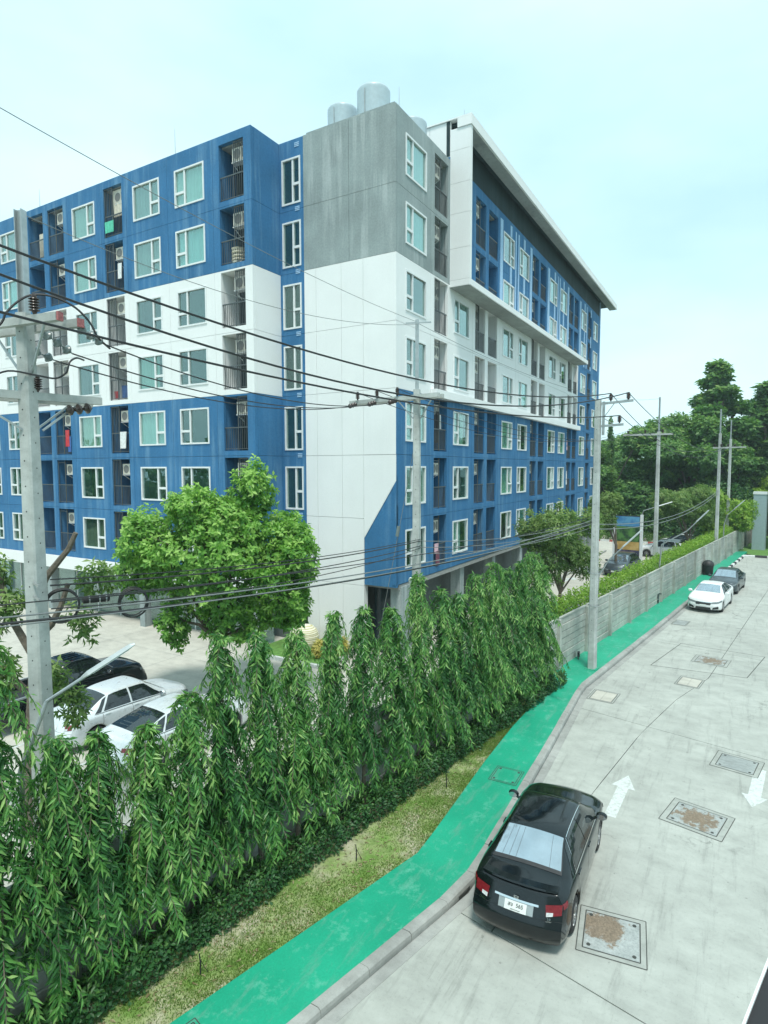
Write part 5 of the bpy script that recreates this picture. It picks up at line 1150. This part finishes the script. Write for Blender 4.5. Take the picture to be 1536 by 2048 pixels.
class Body:
    def __init__(s, P):
        s.P = P; s.x0 = P['top'][0][0]; s.x1 = P['top'][-1][0]
    def sec(s, x):
        P = s.P; w = ip(P['w'], x); zt = ip(P['top'], x); zb_ = ip(P['belt'], x); wt = ip(P['wt'], x); zb_ = min(zb_, zt+.3)
        b = P['bot']+.10*max(0, (abs(x)-1.75))**1.0*.9
        for xa in P['axle']:
            q = (P['wr']+.055)**2-(x-xa)**2
            if q > 0: b = max(b, P['wr']+math.sqrt(q)-.01)
        h = max(.05, zb_-b); dz = max(zt-zb_, -.3)
        if dz < 0: wt2, m2 = wt, .5
        return [(0, b+.03), (w*.80, b+.01), (w*.955, b+.04*min(1, h*2)), (w*.995, b+.28*h), (w*1.0, b+.62*h), (w*.985, zb_-.05*min(1, h*3)), (w*.945, zb_), (w*.93+(wt-w*.93)*.5+.018, zb_+dz*.52), (wt, zb_+dz*.93), (wt*.86, zb_+dz*.985+.004), (wt*.45, zt+.012), (0, zt+.018)]
    def warp(s, x, y, z):
        P = s.P; w = P['W']/2
        k = max(0, (x-(s.x1-.6))/.6); x -= k**2*P['nose']*(abs(y)/w)**2.4+k**3*(.12*max(0, z-.62)/.3 - .05*math.exp(-((z-.45)/.14)**2))
        k = max(0, ((s.x0+.6)-x)/.6); x += k**2*P['tail']*(abs(y)/w)**2.4+k**3*(.16*max(0, z-.66)/.3 - .075/(1+math.exp((z-.60)/.012))/(1+math.exp((.30-z)/.03)))
        return Vector((x, y, z))
    def at(s, x, t):                       # t in -11..11 (sign = side)
        q = s.sec(x); a = min(abs(t), 10.9999); i = int(a); f_ = a-i; n = len(q)
        p0, p1, p2, p3 = q[max(i-1, 0)], q[i], q[i+1], (q[i+2] if i+2 < n else (-q[n-2][0], q[n-2][1]))
        c = []
        for k in (0, 1):
            m1, m2 = (p2[k]-p0[k])*.5, (p3[k]-p1[k])*.5
            if i in (5, 6): m1 *= .5; m2 *= .5
            c.append((2*f_**3-3*f_*f_+1)*p1[k]+(f_**3-2*f_*f_+f_)*m1+(-2*f_**3+3*f_*f_)*p2[k]+(f_**3-f_*f_)*m2)
        y = max(0, c[0])*(1 if t >= 0 else -1); return s.warp(x, y, c[1])
    def nrm(s, x, t):
        e = .01; tt = max(.05, min(10.9, abs(t)))*(1 if t >= 0 else -1)
        a = s.at(x+e, tt)-s.at(x-e, tt); b = s.at(x, tt+.02)-s.at(x, tt-.02); n = a.cross(b)
        n = n.normalized() if n.length > 1e-9 else Vector((0, 0, 1)); p = s.at(x, tt); c = Vector((p.x*.8, 0, .6))
        return n if n.dot(p-c) > 0 else -n
    def mesh(s):
        xs = set(np.linspace(s.x0, s.x1, 56))
        for xa in s.P['axle']:
            r_ = s.P['wr']+.055
            for a in np.linspace(0, math.pi, 15): xs.add(xa+r_*math.cos(a))
            xs.add(xa-r_-.004); xs.add(xa+r_+.004)
        for a, b in s.P['top']: xs.add(a)
        xs = sorted(x for x in xs if s.x0 <= x <= s.x1); ts = []
        for i in range(11): ts += [i, i+.34, i+.67]
        ts.append(11); full = [-t for t in reversed(ts[1:])]; full = [-t for t in ts[::-1]][:-1]+ts
        full = [-t for t in ts]+[t for t in ts[-2::-1]]      # right bottom .. top .. left bottom
        m = MB(); nt_ = len(full)
        for x in xs:
            for t in full: m.v.append(tuple(s.at(x, t)))
        for i in range(len(xs)-1):
            for j in range(nt_-1):
                a = i*nt_+j; m.f.append((a, a+1, a+nt_+1, a+nt_)); m.m.append(0)
        for xi, rev in ((0, False), (len(xs)-1, True)):       # rounded nose and tail
            x = xs[xi]; cols = 13; b = len(m.v); rows = [t for t in ts]
            for t in rows:
                q = s.at(x, t); y = s.at(x, t).y; sec = None
                # undo warp of the edge, then warp across
                for c in range(cols):
                    yy = y*(-1+2*c/(cols-1)); p = s.warp(x, yy, q.z); m.v.append(tuple(p))
            for r_ in range(len(rows)-1):
                for c in range(cols-1):
                    a = b+r_*cols+c; f_ = (a, a+1, a+cols+1, a+cols); m.f.append(f_[::-1] if not rev else f_); m.m.append(0)
        bm = bmesh.new(); me = bpy.data.meshes.new('body'); me.from_pydata(m.v, [], m.f); bm.from_mesh(me); bmesh.ops.remove_doubles(bm, verts=bm.verts, dist=.0012); bmesh.ops.recalc_face_normals(bm, faces=bm.faces); bm.to_mesh(me); bm.free()
        return me
    def patch(s, corner, nx=8, nt_=6, off=.006):
        # corner: function (a, b) in 0..1 -> (x, t)
        m = MB(); G_ = []
        for i in range(nx+1):
            row = []
            for j in range(nt_+1):
                x, t = corner(i/nx, j/nt_); row.append(s.at(x, t)+s.nrm(x, t)*off)
            G_.append(row)
        for i in range(nx):
            for j in range(nt_): m.poly([G_[i][j], G_[i+1][j], G_[i+1][j+1], G_[i][j+1]])
        return m
    def endx(s, front, y, z, off=.0):
        x = s.x1 if front else s.x0; p = s.warp(x, y, z); p.x += off*(1 if front else -1); return p
    def endpatch(s, front, poly, off=.008, n=6):
        # poly: quad (y,z)x4 -> grid on the end cap
        m = MB(); P = [[None]*(n+1) for _ in range(n+1)]
        for i in range(n+1):
            for j in range(n+1):
                a, b = i/n, j/n; (y0, z0), (y1, z1), (y2, z2), (y3, z3) = poly
                y = (y0*(1-a)+y1*a)*(1-b)+(y3*(1-a)+y2*a)*b; z = (z0*(1-a)+z1*a)*(1-b)+(z3*(1-a)+z2*a)*b; P[i][j] = s.endx(front, y, z, off)
        for i in range(n):
            for j in range(n): m.poly([P[i][j], P[i+1][j], P[i+1][j+1], P[i][j+1]])
        return m
BODY = {}
def wheel_meshes(r_, w=.20):
    m = MB(); m.lathe([(r_*.62, -w/2), (r_*.9, -w/2), (r_*.98, -w*.42), (r_, -w*.25), (r_, w*.25), (r_*.98, w*.42), (r_*.9, w/2), (r_*.62, w/2), (r_*.6, 0), (r_*.62, -w/2)], n=28, axis='y')
    ty = m.mesh('wheel', MAT['blackrub'], True, angle=35)
    m = MB(); m.lathe([(r_*.66, -w*.40), (r_*.66, -w*.47), (r_*.60, -w*.47), (r_*.57, -w*.30), (r_*.57, w*.3)], n=28, axis='y')
    m.lathe([(0, -w*.44), (r_*.12, -w*.44), (r_*.14, -w*.36), (r_*.14, w*.1)], n=14, axis='y')
    for k in range(7):
        a = k*2*math.pi/7; c, s_ = math.cos(a), math.sin(a); m.bar((r_*.1*c, -w*.38, r_*.1*s_), (r_*.6*c, -w*.42, r_*.6*s_), .045, .03, up=(0, 1, 0))
    rim = m.mesh('rim', RIM, True, angle=35)
    m = MB(); m.lathe([(0, 0), (r_*.57, 0), (r_*.57, .01)], (0, -w*.12, 0), 20, 'y'); return ty, rim, m.mesh('brake_disc', TRIM)
WHEEL = {}
FONTC = None
def text_mesh(s, size, mat, ext=.002):
    cu = bpy.data.curves.new('txt', 'FONT'); cu.body = s; cu.size = size; cu.extrude = ext; cu.align_x = 'CENTER'; cu.align_y = 'CENTER'
    o = bpy.data.objects.new('txt', cu); COL.objects.link(o); dg = bpy.context.evaluated_depsgraph_get(); me = bpy.data.meshes.new_from_object(o.evaluated_get(dg)); bpy.data.objects.remove(o)
    me.materials.clear(); me.materials.append(mat); return me
def car(name, label, spec, paint, loc, rz, cat='car', detail=False, glass=None, group='parked cars', shade=False):
    P = spec; key = id(spec)
    if key not in BODY: BODY[key] = Body(P)
    B = BODY[key]; t = thing(name, label, cat, loc, rz, group); pm = CP[paint]
    me = B.mesh(); me.materials.append(pm); me.polygons.foreach_set('use_smooth', [True]*len(me.polygons)); me.set_sharp_from_angle(angle=R(38)); link('body', me, t)
    gl = glass or CG; w2 = P['W']/2
    def win(nm, fn, nx=8, ny=6, mat=None, off=.006): return obj(nm, B.patch(fn, nx, ny, off), mat or gl, t, smooth=True, angle=60, fix=False)
    T0, T1 = 6.28, 7.86
    for sg in (1, -1):
        for k, ((b0, t0), (b1, t1)) in enumerate(P['side']):
            (xa, xb), (ya, yb) = (b0, t0), (b1, t1)
            win('side_window', lambda a, b, xa=xa, xb=xb, ya=ya, yb=yb: ((xa*(1-b)+xb*b)*(1-a)+(ya*(1-b)+yb*b)*a, sg*(T0+(T1-T0)*b)))
        if P['qtr']:
            q = P['qtr']; win('quarter_window', lambda a, b: ((q[0]*(1-b)+q[2]*b)*(1-a)+(q[1]*(1-b)+q[3]*b)*a, sg*(T0+(T1-T0)*b)), 4, 4)
        # chrome or black strip under the windows, sill strip, seams, handles, mirrors
        lo = P['side'][1][1][0]-.28; hi = P['side'][0][1][0]+.02
        win('belt_trim', lambda a, b: (lo+(hi-lo)*a, sg*(6.08+.10*b)), 14, 1, MAT['chrome'] if detail else TRIM, .008)
        if detail:
            win('window_trim', lambda a, b: (-1.12+.30*a-.34*(1-a)*0, sg*(6.2+1.72*a+.0+.07*b)), 6, 1, MAT['chrome'], .009)
            win('window_trim', lambda a, b: (-.80+1.2*a, sg*(7.9+.07*b)), 10, 1, MAT['chrome'], .009)
        for xs_ in (P['side'][0][1][0]+.05, P['side'][0][0][0]-.03, P['side'][1][1][0]-.05):
            win('door_seam', lambda a, b: (xs_+.010*a, sg*(2.2+3.8*b)), 1, 8, TRIM, .003)
        for xs_ in (P['side'][0][0][0]+.10, P['side'][1][1][0]+.10):
            p = B.at(xs_, sg*5.1)+B.nrm(xs_, sg*5.1)*.004; m = MB(); m.bar(p+Vector((-.085, 0, 0)), p+Vector((.085, 0, 0)), .026, .03); obj('door_handle', m, pm, t)
        xm = P['side'][0][1][0]-.12; p = B.at(xm, sg*6.3); m = MB()
        c = p+Vector((.02, sg*.14, .06)); m.lathe([(0, -.07), (.075, -.065), (.10, -.02), (.10, .03), (.07, .065), (0, .07)], (0, 0, 0), 12, 'x')
        n0 = len(m.v); m.v = [(v[0]*.85+c.x, v[1]*1.12+c.y, (abs(v[2])**.8*(1 if v[2] > 0 else -1))*.50+c.z) for v in m.v]; m.bar(p, c, .05, .04); mi = obj('side_mirror', m, pm, t, smooth=True)
        m = MB(); m.lathe([(0, 0), (1, 0)], (0, 0, 0), 12, 'x'); m.v = [(c.x-.066, v[1]*.09+c.y, v[2]*.062+c.z) for v in m.v]; obj('mirror_glass', m, CGL, mi, fix=False)
    wa, wb = P['wind']; win('windscreen', lambda a, b: (wa+(wb-wa)*a, (8.15+(22-2*8.15)*b) if (8.15+(22-2*8.15)*b) <= 11 else -(22-(8.15+(22-2*8.15)*b))), 8, 16, CGL if shade else gl)
    ra, rb_ = P['rear']; win('rear_window', lambda a, b: (ra+(rb_-ra)*a, (8.2+(22-2*8.2)*b) if (8.2+(22-2*8.2)*b) <= 11 else -(22-(8.2+(22-2*8.2)*b))), 8, 16, CGL if detail else gl)
    # wheels
    key2 = (P['wr'],)
    if key2 not in WHEEL: WHEEL[key2] = wheel_meshes(P['wr'])
    ty, rm, bd = WHEEL[key2]
    for xa in P['axle']:
        for sg in (1, -1):
            w = link('wheel', ty, t, (xa, sg*(w2-.125), P['wr']), 0 if sg < 0 else math.pi); link('rim', rm, w); link('brake_disc', bd, w)
    m = MB(); m.box(B.x0+.45, B.x1-.5, -w2+.25, w2-.25, P['bot']-.02, .42); obj('underbody', m, TRIM, t)
    zt = ip(P['top'], B.x0); zh = ip(P['belt'], B.x1)
    # tail: lamps, plate, bumper seam
    ym = w2*.90
    for sg in (1, -1):
        obj('tail_lamp', B.endpatch(False, [(sg*ym*.66, zt-.25), (sg*ym*.97, zt-.21), (sg*ym*.97, zt-.07), (sg*ym*.63, zt-.10)], .012), TAIL, t, smooth=True, fix=False)
        obj('reversing_lamp', B.endpatch(False, [(sg*ym*.665, zt-.25), (sg*ym*.80, zt-.232), (sg*ym*.80, zt-.185), (sg*ym*.66, zt-.195)], .016), CLEAR, t, smooth=True, fix=False)
        win('tail_lamp', lambda a, b: (B.x0+.02+.24*a, sg*(4.75+.85*b)), 4, 4, TAIL, .010)
        obj('head_lamp', B.endpatch(True, [(sg*w2*.40, zh-.12), (sg*w2*.80, zh-.09), (sg*w2*.82, zh+.02), (sg*w2*.44, zh-.03)], .012), HEADL, t, smooth=True, fix=False)
        win('head_lamp', lambda a, b: (B.x1-.02-.42*a, sg*(4.55+(1.1-.5*a)*b)), 5, 4, HEADL, .010)
        obj('fog_lamp', B.endpatch(True, [(sg*w2*.50, .24), (sg*w2*.84, .28), (sg*w2*.84, .44), (sg*w2*.56, .36)], .010), TRIM, t, smooth=True, fix=False)
    obj('bumper_seam', B.endpatch(False, [(-ym, .640), (ym, .640), (ym, .652), (-ym, .652)], .004), TRIM, t, fix=False)
    win('boot_seam', lambda a, b: (B.x0+.03+.55*a, 8.55+.05*b), 6, 1, TRIM, .003); win('boot_seam', lambda a, b: (B.x0+.03+.55*a, -8.55-.05*b), 6, 1, TRIM, .003)
    obj('grille', B.endpatch(True, [(-w2*.40, zh-.19), (w2*.40, zh-.19), (w2*.50, zh-.03), (-w2*.50, zh-.03)], .010), TRIM, t, smooth=True, fix=False)
    obj('grille_bar', B.endpatch(True, [(-w2*.46, zh-.055), (w2*.46, zh-.055), (w2*.46, zh-.03), (-w2*.46, zh-.03)], .016), MAT['chrome'], t, smooth=True, fix=False)
    obj('lower_grille', B.endpatch(True, [(-w2*.46, .20), (w2*.46, .20), (w2*.40, .36), (-w2*.40, .36)], .008), TRIM, t, smooth=True, fix=False)
    obj('number_plate', B.endpatch(True, [(-.17, .40), (.17, .40), (.17, .51), (-.17, .51)], .018, 2), PLATE, t, fix=False)
    rp = B.endx(False, 0, .76, .0); zp = .74
    if not detail: obj('number_plate', B.endpatch(False, [(-.18, .68), (.18, .68), (.18, .79), (-.18, .79)], .014, 2), PLATE, t, fix=False)
    return t, B
bc, BB = car('black_sedan', 'black sedan parked at the kerb, seen from behind', SEDAN, 'black', (-10.03, -9.26, 0), R(2), detail=True)
# its own details: recessed plate panel, chrome garnish, badge, lettering, spoiler
def on_tail(y, z, off): return BB.endx(False, y, z, off)
win_edges = [(lambda a, b: (-.865+.012*b, -8.25-5.5*a if a < .5 else 8.25+5.5*(1-a)))]
for q in (9.35, 9.8, 10.25, -9.6): obj('film_seam', BB.patch(lambda a, b: (-.88-.56*a, q+.02*b), 6, 1, .0075), TRIM, bc, fix=False)
for sg in (1, -1): obj('window_border', BB.patch(lambda a, b: (-.86-.64*a, sg*(8.12+.30*b*(.4+.6*a))), 6, 1, .0078), TRIM, bc, fix=False)
obj('window_border', BB.patch(lambda a, b: ((-1.44-.07*b), (8.2+5.6*a) if 8.2+5.6*a <= 11 else -(22-8.2-5.6*a)), 12, 1, .0078), TRIM, bc, fix=False)
obj('plate_surround', BB.endpatch(False, [(-.30, .655), (.30, .655), (.30, .80), (-.30, .80)], .006, 3), MAT['steel'], bc, fix=False)
pe = BB.endpatch(False, [(-.19, .66), (.19, .66), (.19, .795), (-.19, .795)], .016, 2); plate = obj('number_plate', pe, PLATE, bc, fix=False)
obj('chrome_garnish', BB.endpatch(False, [(-.38, .805), (.38, .805), (.38, .835), (-.38, .835)], .020, 5), MAT['chrome'], bc, smooth=True, fix=False)
def tail_text(s, size, y, z, mat, nm, off=.019):
    p = on_tail(y, z, off); q = on_tail(y, z+.02, off); o = link(nm, text_mesh(s, size, mat), bc, p)
    tilt = math.atan2(q.x-p.x, .02); slope = (on_tail(y+.05, z, 0).x-on_tail(y-.05, z, 0).x)/.1
    # text X -> -Y (seen from behind), text Y -> up, normal -> -X
    X = Vector((-slope, -1, 0)).normalized(); Y = Vector((math.tan(tilt), 0, 1)).normalized(); Z = X.cross(Y)
    o.rotation_euler = Matrix((X, Y, Z)).transposed().to_euler(); return o
tail_text('สจ  565', .085, 0, .742, TRIM, 'plate_lettering', .0185); tail_text('กรุงเทพมหานคร', .026, 0, .682, TRIM, 'plate_lettering', .0185)
tail_text('CIVIC', .050, .60, .665, MAT['chrome'], 'badge_lettering', .008); tail_text('2.0', .045, -.56, .675, MAT['chrome'], 'badge_lettering', .008); tail_text('i-VTEC', .032, -.56, .635, MAT['chrome'], 'badge_lettering', .008)
m = MB(); p = on_tail(0, .85, .022); s_ = .035
for a, b in (((-s_*1.1, s_), (-s_*.75, -s_)), ((s_*1.1, s_), (s_*.75, -s_)), ((-s_*.75, -s_), (s_*.75, -s_)), ((-s_*1.1, s_), (s_*1.1, s_)), ((-s_*.6, .6*s_), (-s_*.45, -.6*s_)), ((s_*.6, .6*s_), (s_*.45, -.6*s_)), ((-s_*.5, 0), (s_*.5, 0))):
    m.bar((p.x-.004, p.y+a[0], p.z+a[1]), (p.x-.004, p.y+b[0], p.z+b[1]), .008, .008)
obj('badge', m, MAT['chrome'], bc)
m = MB(); S = []
for i in range(15):
    y = -.66+1.32*i/14; p = on_tail(y, .945, 0); e = abs(y)/.66; z = 1.035-.01*e**2; x = p.x+.03; S.append([(x-.015, y, z), (x-.0, y, z+.028), (x+.17, y, z+.018), (x+.17, y, z+.004), (x+.03, y, z-.006)])
for i in range(14):
    for j in range(5): m.poly([S[i][j], S[i][(j+1) % 5], S[i+1][(j+1) % 5], S[i+1][j]])
m.poly(S[0]); m.poly(S[-1][::-1])
for y in (-.6, .6): p = on_tail(y, .945, 0); m.box(p.x+.06, p.x+.16, y-.05, y+.05, .955, 1.035)
obj('spoiler', m, CP['black'], bc, smooth=True, angle=40)
FA = math.atan2(-.139, 1)
car('white_sedan', 'white sedan parked at the kerb facing the camera', FAST, 'white', (18.75, -11.15, 0), FA+math.pi, shade=True)
car('grey_sedan', 'dark grey sedan parked close behind the white sedan', SEDAN, 'grey', (24.9, -11.9, 0), FA+math.pi, shade=True)
# neighbours' cars in the lot
pk, PB = car('black_pickup', 'black pickup truck in the parking lot behind the left pole', PICK, 'black', (-9.75, 7.35, 0), R(-4), 'pickup')
m = MB(); m.box(-2.5, -.78, -.74, .74, .80, .84); obj('bed_floor', m, TRIM, pk)
for sg in (1, -1):
    m = MB(); m.bar((-2.55, sg*.86, 1.07), (-.75, sg*.88, 1.1), .07, .05); obj('bed_rail', m, MAT['steel'], pk)
for i in range(5): m = MB(); m.bar((-.35, -.4+i*.2, 1.765), (.3, -.4+i*.2, 1.77), .03, .015); obj('roof_rib', m, CP['black'], pk)
car('silver_sedan', 'silver sedan parked next to the black pickup, red tail lamp showing', SEDAN, 'silver', (-9.85, 4.45, 0), R(-3))
car('silver_sedan', 'silver sedan half hidden behind the mast tree tops', FAST, 'silver', (-9.9, 1.75, 0), R(-3))
car('white_car', 'white car nosing out of the apartment undercroft', FAST, 'white', (27.2, 1.9, 0), R(-75))
car('grey_hatchback', 'grey hatchback facing the camera beyond the lime hedge', SUV, 'grey', (27.9, -4.7, 0), FA+math.pi, shade=True)
car('white_hatchback', 'white hatchback in shade deep in the undercroft', SUV, 'white', (22.4, 2.6, 0), R(-80))
car('silver_car', 'silver car parked behind the slim pole, mostly hidden by the hedge', FAST, 'silver', (33.6, -8.1, 0), FA)
for i, (c_, lab) in enumerate((('white', 'nearest white car of the far row beside the hedge'), ('silver', 'silver car in the middle of the far row beside the hedge'), ('black', 'black car third in the far row beside the hedge'), ('white', 'last white car of the far row beside the hedge'))):
    car('far_car', lab, FAST if i % 2 else SUV, c_, (39.0+2.65*i, -6.6-.36*i, 0), R(78))

# ================================================================== SMALL THINGS
# rounded black bin standing by the wall
t = thing('black_bin', 'black rounded bin standing on the footpath against the wall', 'bin', (29.6, -10.55, .15), FA)
m = MB(); m.lathe([(.30, .04), (.34, .1), (.38, .72), (.385, .74)], n=20); obj('barrel', m, MAT['blackrub'], t, smooth=True)
m = MB(); m.lathe([(.41, .74), (.41, .79), (.36, .95), (.24, 1.07), (.1, 1.12), (0, 1.13)], n=20); obj('lid', m, MAT['cable'], t, smooth=True)
for x in (-.3, .3): m = MB(); m.lathe([(0, -.03), (.09, -.03), (.09, .03), (0, .03)], (x, .2, .09), 12, 'x'); obj('wheel', m, MAT['blackrub'], t)
# pipe stub and floodlight on the wall
t = thing('wall_pipe', 'dark pipe stub fixed low on the precast wall', 'pipe', (17.0, -8.5, .15), FA)
m = MB(); m.tube([(0, .05, .05), (0, .05, .55), (0, .0, .62), (0, -.12, .62)], .05, 8); obj('stub', m, MAT['rail'], t, smooth=True); m = MB(); m.box(-.08, .08, .03, .1, .25, .3); obj('clamp', m, MAT['steel'], t)
t = thing('flood_light', 'small black floodlight on the ground at the foot of the wall', 'floodlight', (4.0, -6.75, .15), FA+R(20))
m = MB(); m.box(-.13, .13, -.05, .05, .1, .28); obj('housing', m, MAT['blackrub'], t); m = MB(); m.box(-.11, .11, -.056, -.05, .12, .26); obj('lens', m, CLEAR, t); m = MB(); m.bar((-.15, 0, .0), (-.15, 0, .2), .02); m.bar((.15, 0, 0), (.15, 0, .2), .02); m.bar((-.15, 0, .01), (.15, 0, .01), .03, .02); obj('bracket', m, MAT['rail'], t)
# advertising panel in the lot
t = thing('advertising_panel', 'tall advertising panel with blue and yellow print in the parking lot', 'sign', (31.5, -4.5, 0), R(-90)+R(-8))
m = MB(); m.box(-1.0, 1.0, -.12, .12, .2, 4.3); obj('panel', m, MAT['blackrub'], t)
m = MB(); m.box(1.0, 1.18, -.14, .14, 0, 4.4); obj('post', m, MAT['frame'], t); m = MB(); m.box(-1.18, -1.0, -.14, .14, 0, 4.4); obj('post', m, MAT['frame'], t)
def printm(name, a, b, sc): q = NT(name); q.b.inputs['Roughness'].default_value = .5; q.l(q.ramp(q.noise(sc, 3), [(.38, a), (.6, b)]), q.b.inputs['Base Color']); return q.m
for z0, z1, mt in ((3.4, 4.25, printm('print_sky', (.05, .2, .45), (.12, .35, .55), 1.2)), (2.15, 3.4, printm('print_trees', (.02, .06, .03), (.10, .25, .06), 2.2)), (1.45, 2.15, printm('print_yellow', (.45, .28, .08), (.6, .42, .16), 2.0)), (.25, 1.45, printm('print_dark', (.02, .03, .06), (.12, .10, .18), 2.5))):
    m = MB(); m.box(-.96, .96, -.128, -.122, z0, z1-.02); obj('print', m, mt, t)
# wrapped round bundle and yellow plants by the white end wall
STR = NT('striped_wrap'); STR.b.inputs['Roughness'].default_value = .8; wv = STR.n('ShaderNodeTexWave'); wv.inputs['Scale'].default_value = 2.6; wv.inputs['Distortion'].default_value = 3.5; wv.bands_direction = 'Z'; STR.l(STR.pos((1, 1, 1.6)), wv.inputs['Vector'])
STR.l(STR.ramp(wv.outputs['Fac'], [(.2, (.50, .46, .26)), (.55, (.68, .66, .48)), (.9, (.74, .74, .62))]), STR.b.inputs['Base Color'])
m = MB(); pr = [(.45, 0), (.62, .12), (.68, .35), (.66, .65), (.58, .88), (.4, 1.05), (.15, 1.12), (0, 1.13)]; fine = []
for i in range(len(pr)-1):
    for k in range(4): a = k/4; fine.append((pr[i][0]*(1-a)+pr[i+1][0]*a+.02*math.sin((i*4+k)*2.3), pr[i][1]*(1-a)+pr[i+1][1]*a))
fine.append(pr[-1]); m.lathe(fine, n=24); tag(obj('wrapped_bundle', m, STR.m, None, (-.75, 4.2, .13), 0, smooth=True, angle=60), 'rounded pale yellow striped bundle in front of the white end wall', 'bundle')
YEL = leafmat('yellow_leaf', [(0, (.30, .30, .05)), (.5, (.52, .46, .10)), (1, (.66, .60, .22))], .3)
for i, (x, y, lab) in enumerate(((-1.3, 2.9, 'yellow-leaved shrub left of the grey column'), (-.6, 2.3, 'yellow-leaved shrub close to the grey column'))):
    t = thing('yellow_shrub', lab, 'shrub', (x, y, .1), 0, 'yellow shrubs'); lob = [((0, 0, .35), (.38, .38, .3)), ((.2, .1, .5), (.25, .25, .2))]
    link('foliage', crown(90+i, lob, 130, 7, .2, .05, YEL, .5, .3, .2), t); m = MB(); m.tube([(0, 0, -.05), (0, 0, .3)], [.03, .02], 6); obj('stem', m, MAT['bark'], t)
# white and red-edged sign-like things: red and white kerb at the far end of the lot
rk2 = MB(); kb = struct(obj('lot_kerb', MB().box(49.0, 49.25, -10, 14, 0, .1), MAT['kerb']), 'kerb at the far end of the lot')
for i in range(24): m = MB(); m.box(48.95, 49.2, -10+i+.01, -9+i-.01, 0, .2); obj('kerb_stone', m, MAT['kerbred'] if i % 2 else MAT['kerbwhite'], kb)
# low flower border in front of undercroft columns is plain kerb
m = MB(); m.box(3.0, 40.5, -1.25, -1.1, 0, .12); struct(obj('walk_kerb', m, MAT['kerb']), 'kerb along the undercroft')

# glass-fronted building at the end of the lane
t = thing('glass_building', 'grey building with a capped column and glass front at the right edge', 'building', (49.4, -14.25, 0), R(-8))
BLG = plain('blue_grey_cladding', (.30, .40, .42), .6, var=.06)
m = MB(); m.box(-.5, .5, -.55, .55, 0, 5.6); obj('column', m, BLG, t); m = MB(); m.box(-.55, .55, -.6, .6, 5.6, 5.85); obj('capital', m, MAT['frame'], t)
m = MB(); m.box(.6, 9, -12, -1.1, 0, 7.2); obj('wall', m, MAT['core'], t); m = MB(); m.box(-.2, 9, -12, -1.0, 7.2, 8.0); obj('fascia', m, BLG, t)
for k in range(4): m = MB(); m.box(.5, .58, -12, -1.1, 1.2+k*1.6, 1.28+k*1.6); obj('transom', m, MAT['frame'], t)
for k in range(6):
    m = MB(); m.box(.48, .60, -2.6-k*1.8, -2.52-k*1.8, 0, 7.2); obj('mullion', m, MAT['frame'], t); m = MB(); m.box(.54, .56, -2.5-k*1.8, -.9-k*1.8, .1, 7.1); obj('pane', m, MAT['glass'], t)

# window rail of the room the picture is taken from, with the wall under it
a = CAM+Vector((.722, -.023, -.6)); b = CAM+Vector((.838, -.050, -.6)); dr = (b-a).normalized(); nr = Vector((dr.y, -dr.x, 0))
t = thing('window_rail', 'dark window frame rail at the bottom right corner', 'window frame', a-dr*1.2, math.atan2(dr.y, dr.x))
m = MB(); m.box(0, 6, -.0025, 0, -.002, .002); obj('glazing_bead', m, MAT['whitepl'], t)
m = MB(); m.box(0, 6, -.022, -.0005, -.2, -.0022); obj('gasket', m, MAT['blackrub'], t)
m = MB(); m.box(0, 6, -.14, -.0225, -.2, -.008); obj('rail', m, MAT['steel'], t)
m = MB(); m.box(0, 6, -.14, -.006, -(a.z-.0)+.05, -.202); obj('wall', m, MAT['white'], t)

# ================================================================== HAZE VOLUME ADDED TO LIFT DARK TONES
m = MB(); m.box(-440, 440, -440, 440, -1.2, 27)
hz = bpy.data.objects.new('haze', m.mesh('haze', bpy.data.materials.new('humid_air'))); COL.objects.link(hz); hz['kind'] = 'stuff'; hz['label'] = 'thin haze added to lift the shadows'
hm = hz.data.materials[0]; hm.use_nodes = True; ht = hm.node_tree; ht.nodes.clear(); ho = ht.nodes.new('ShaderNodeOutputMaterial'); hv = ht.nodes.new('ShaderNodeVolumePrincipled')
hv.inputs['Color'].default_value = (.80, .95, .97, 1); hv.inputs['Density'].default_value = .0006; hv.inputs['Anisotropy'].default_value = .2; ht.links.new(hv.outputs[0], ho.inputs['Volume'])
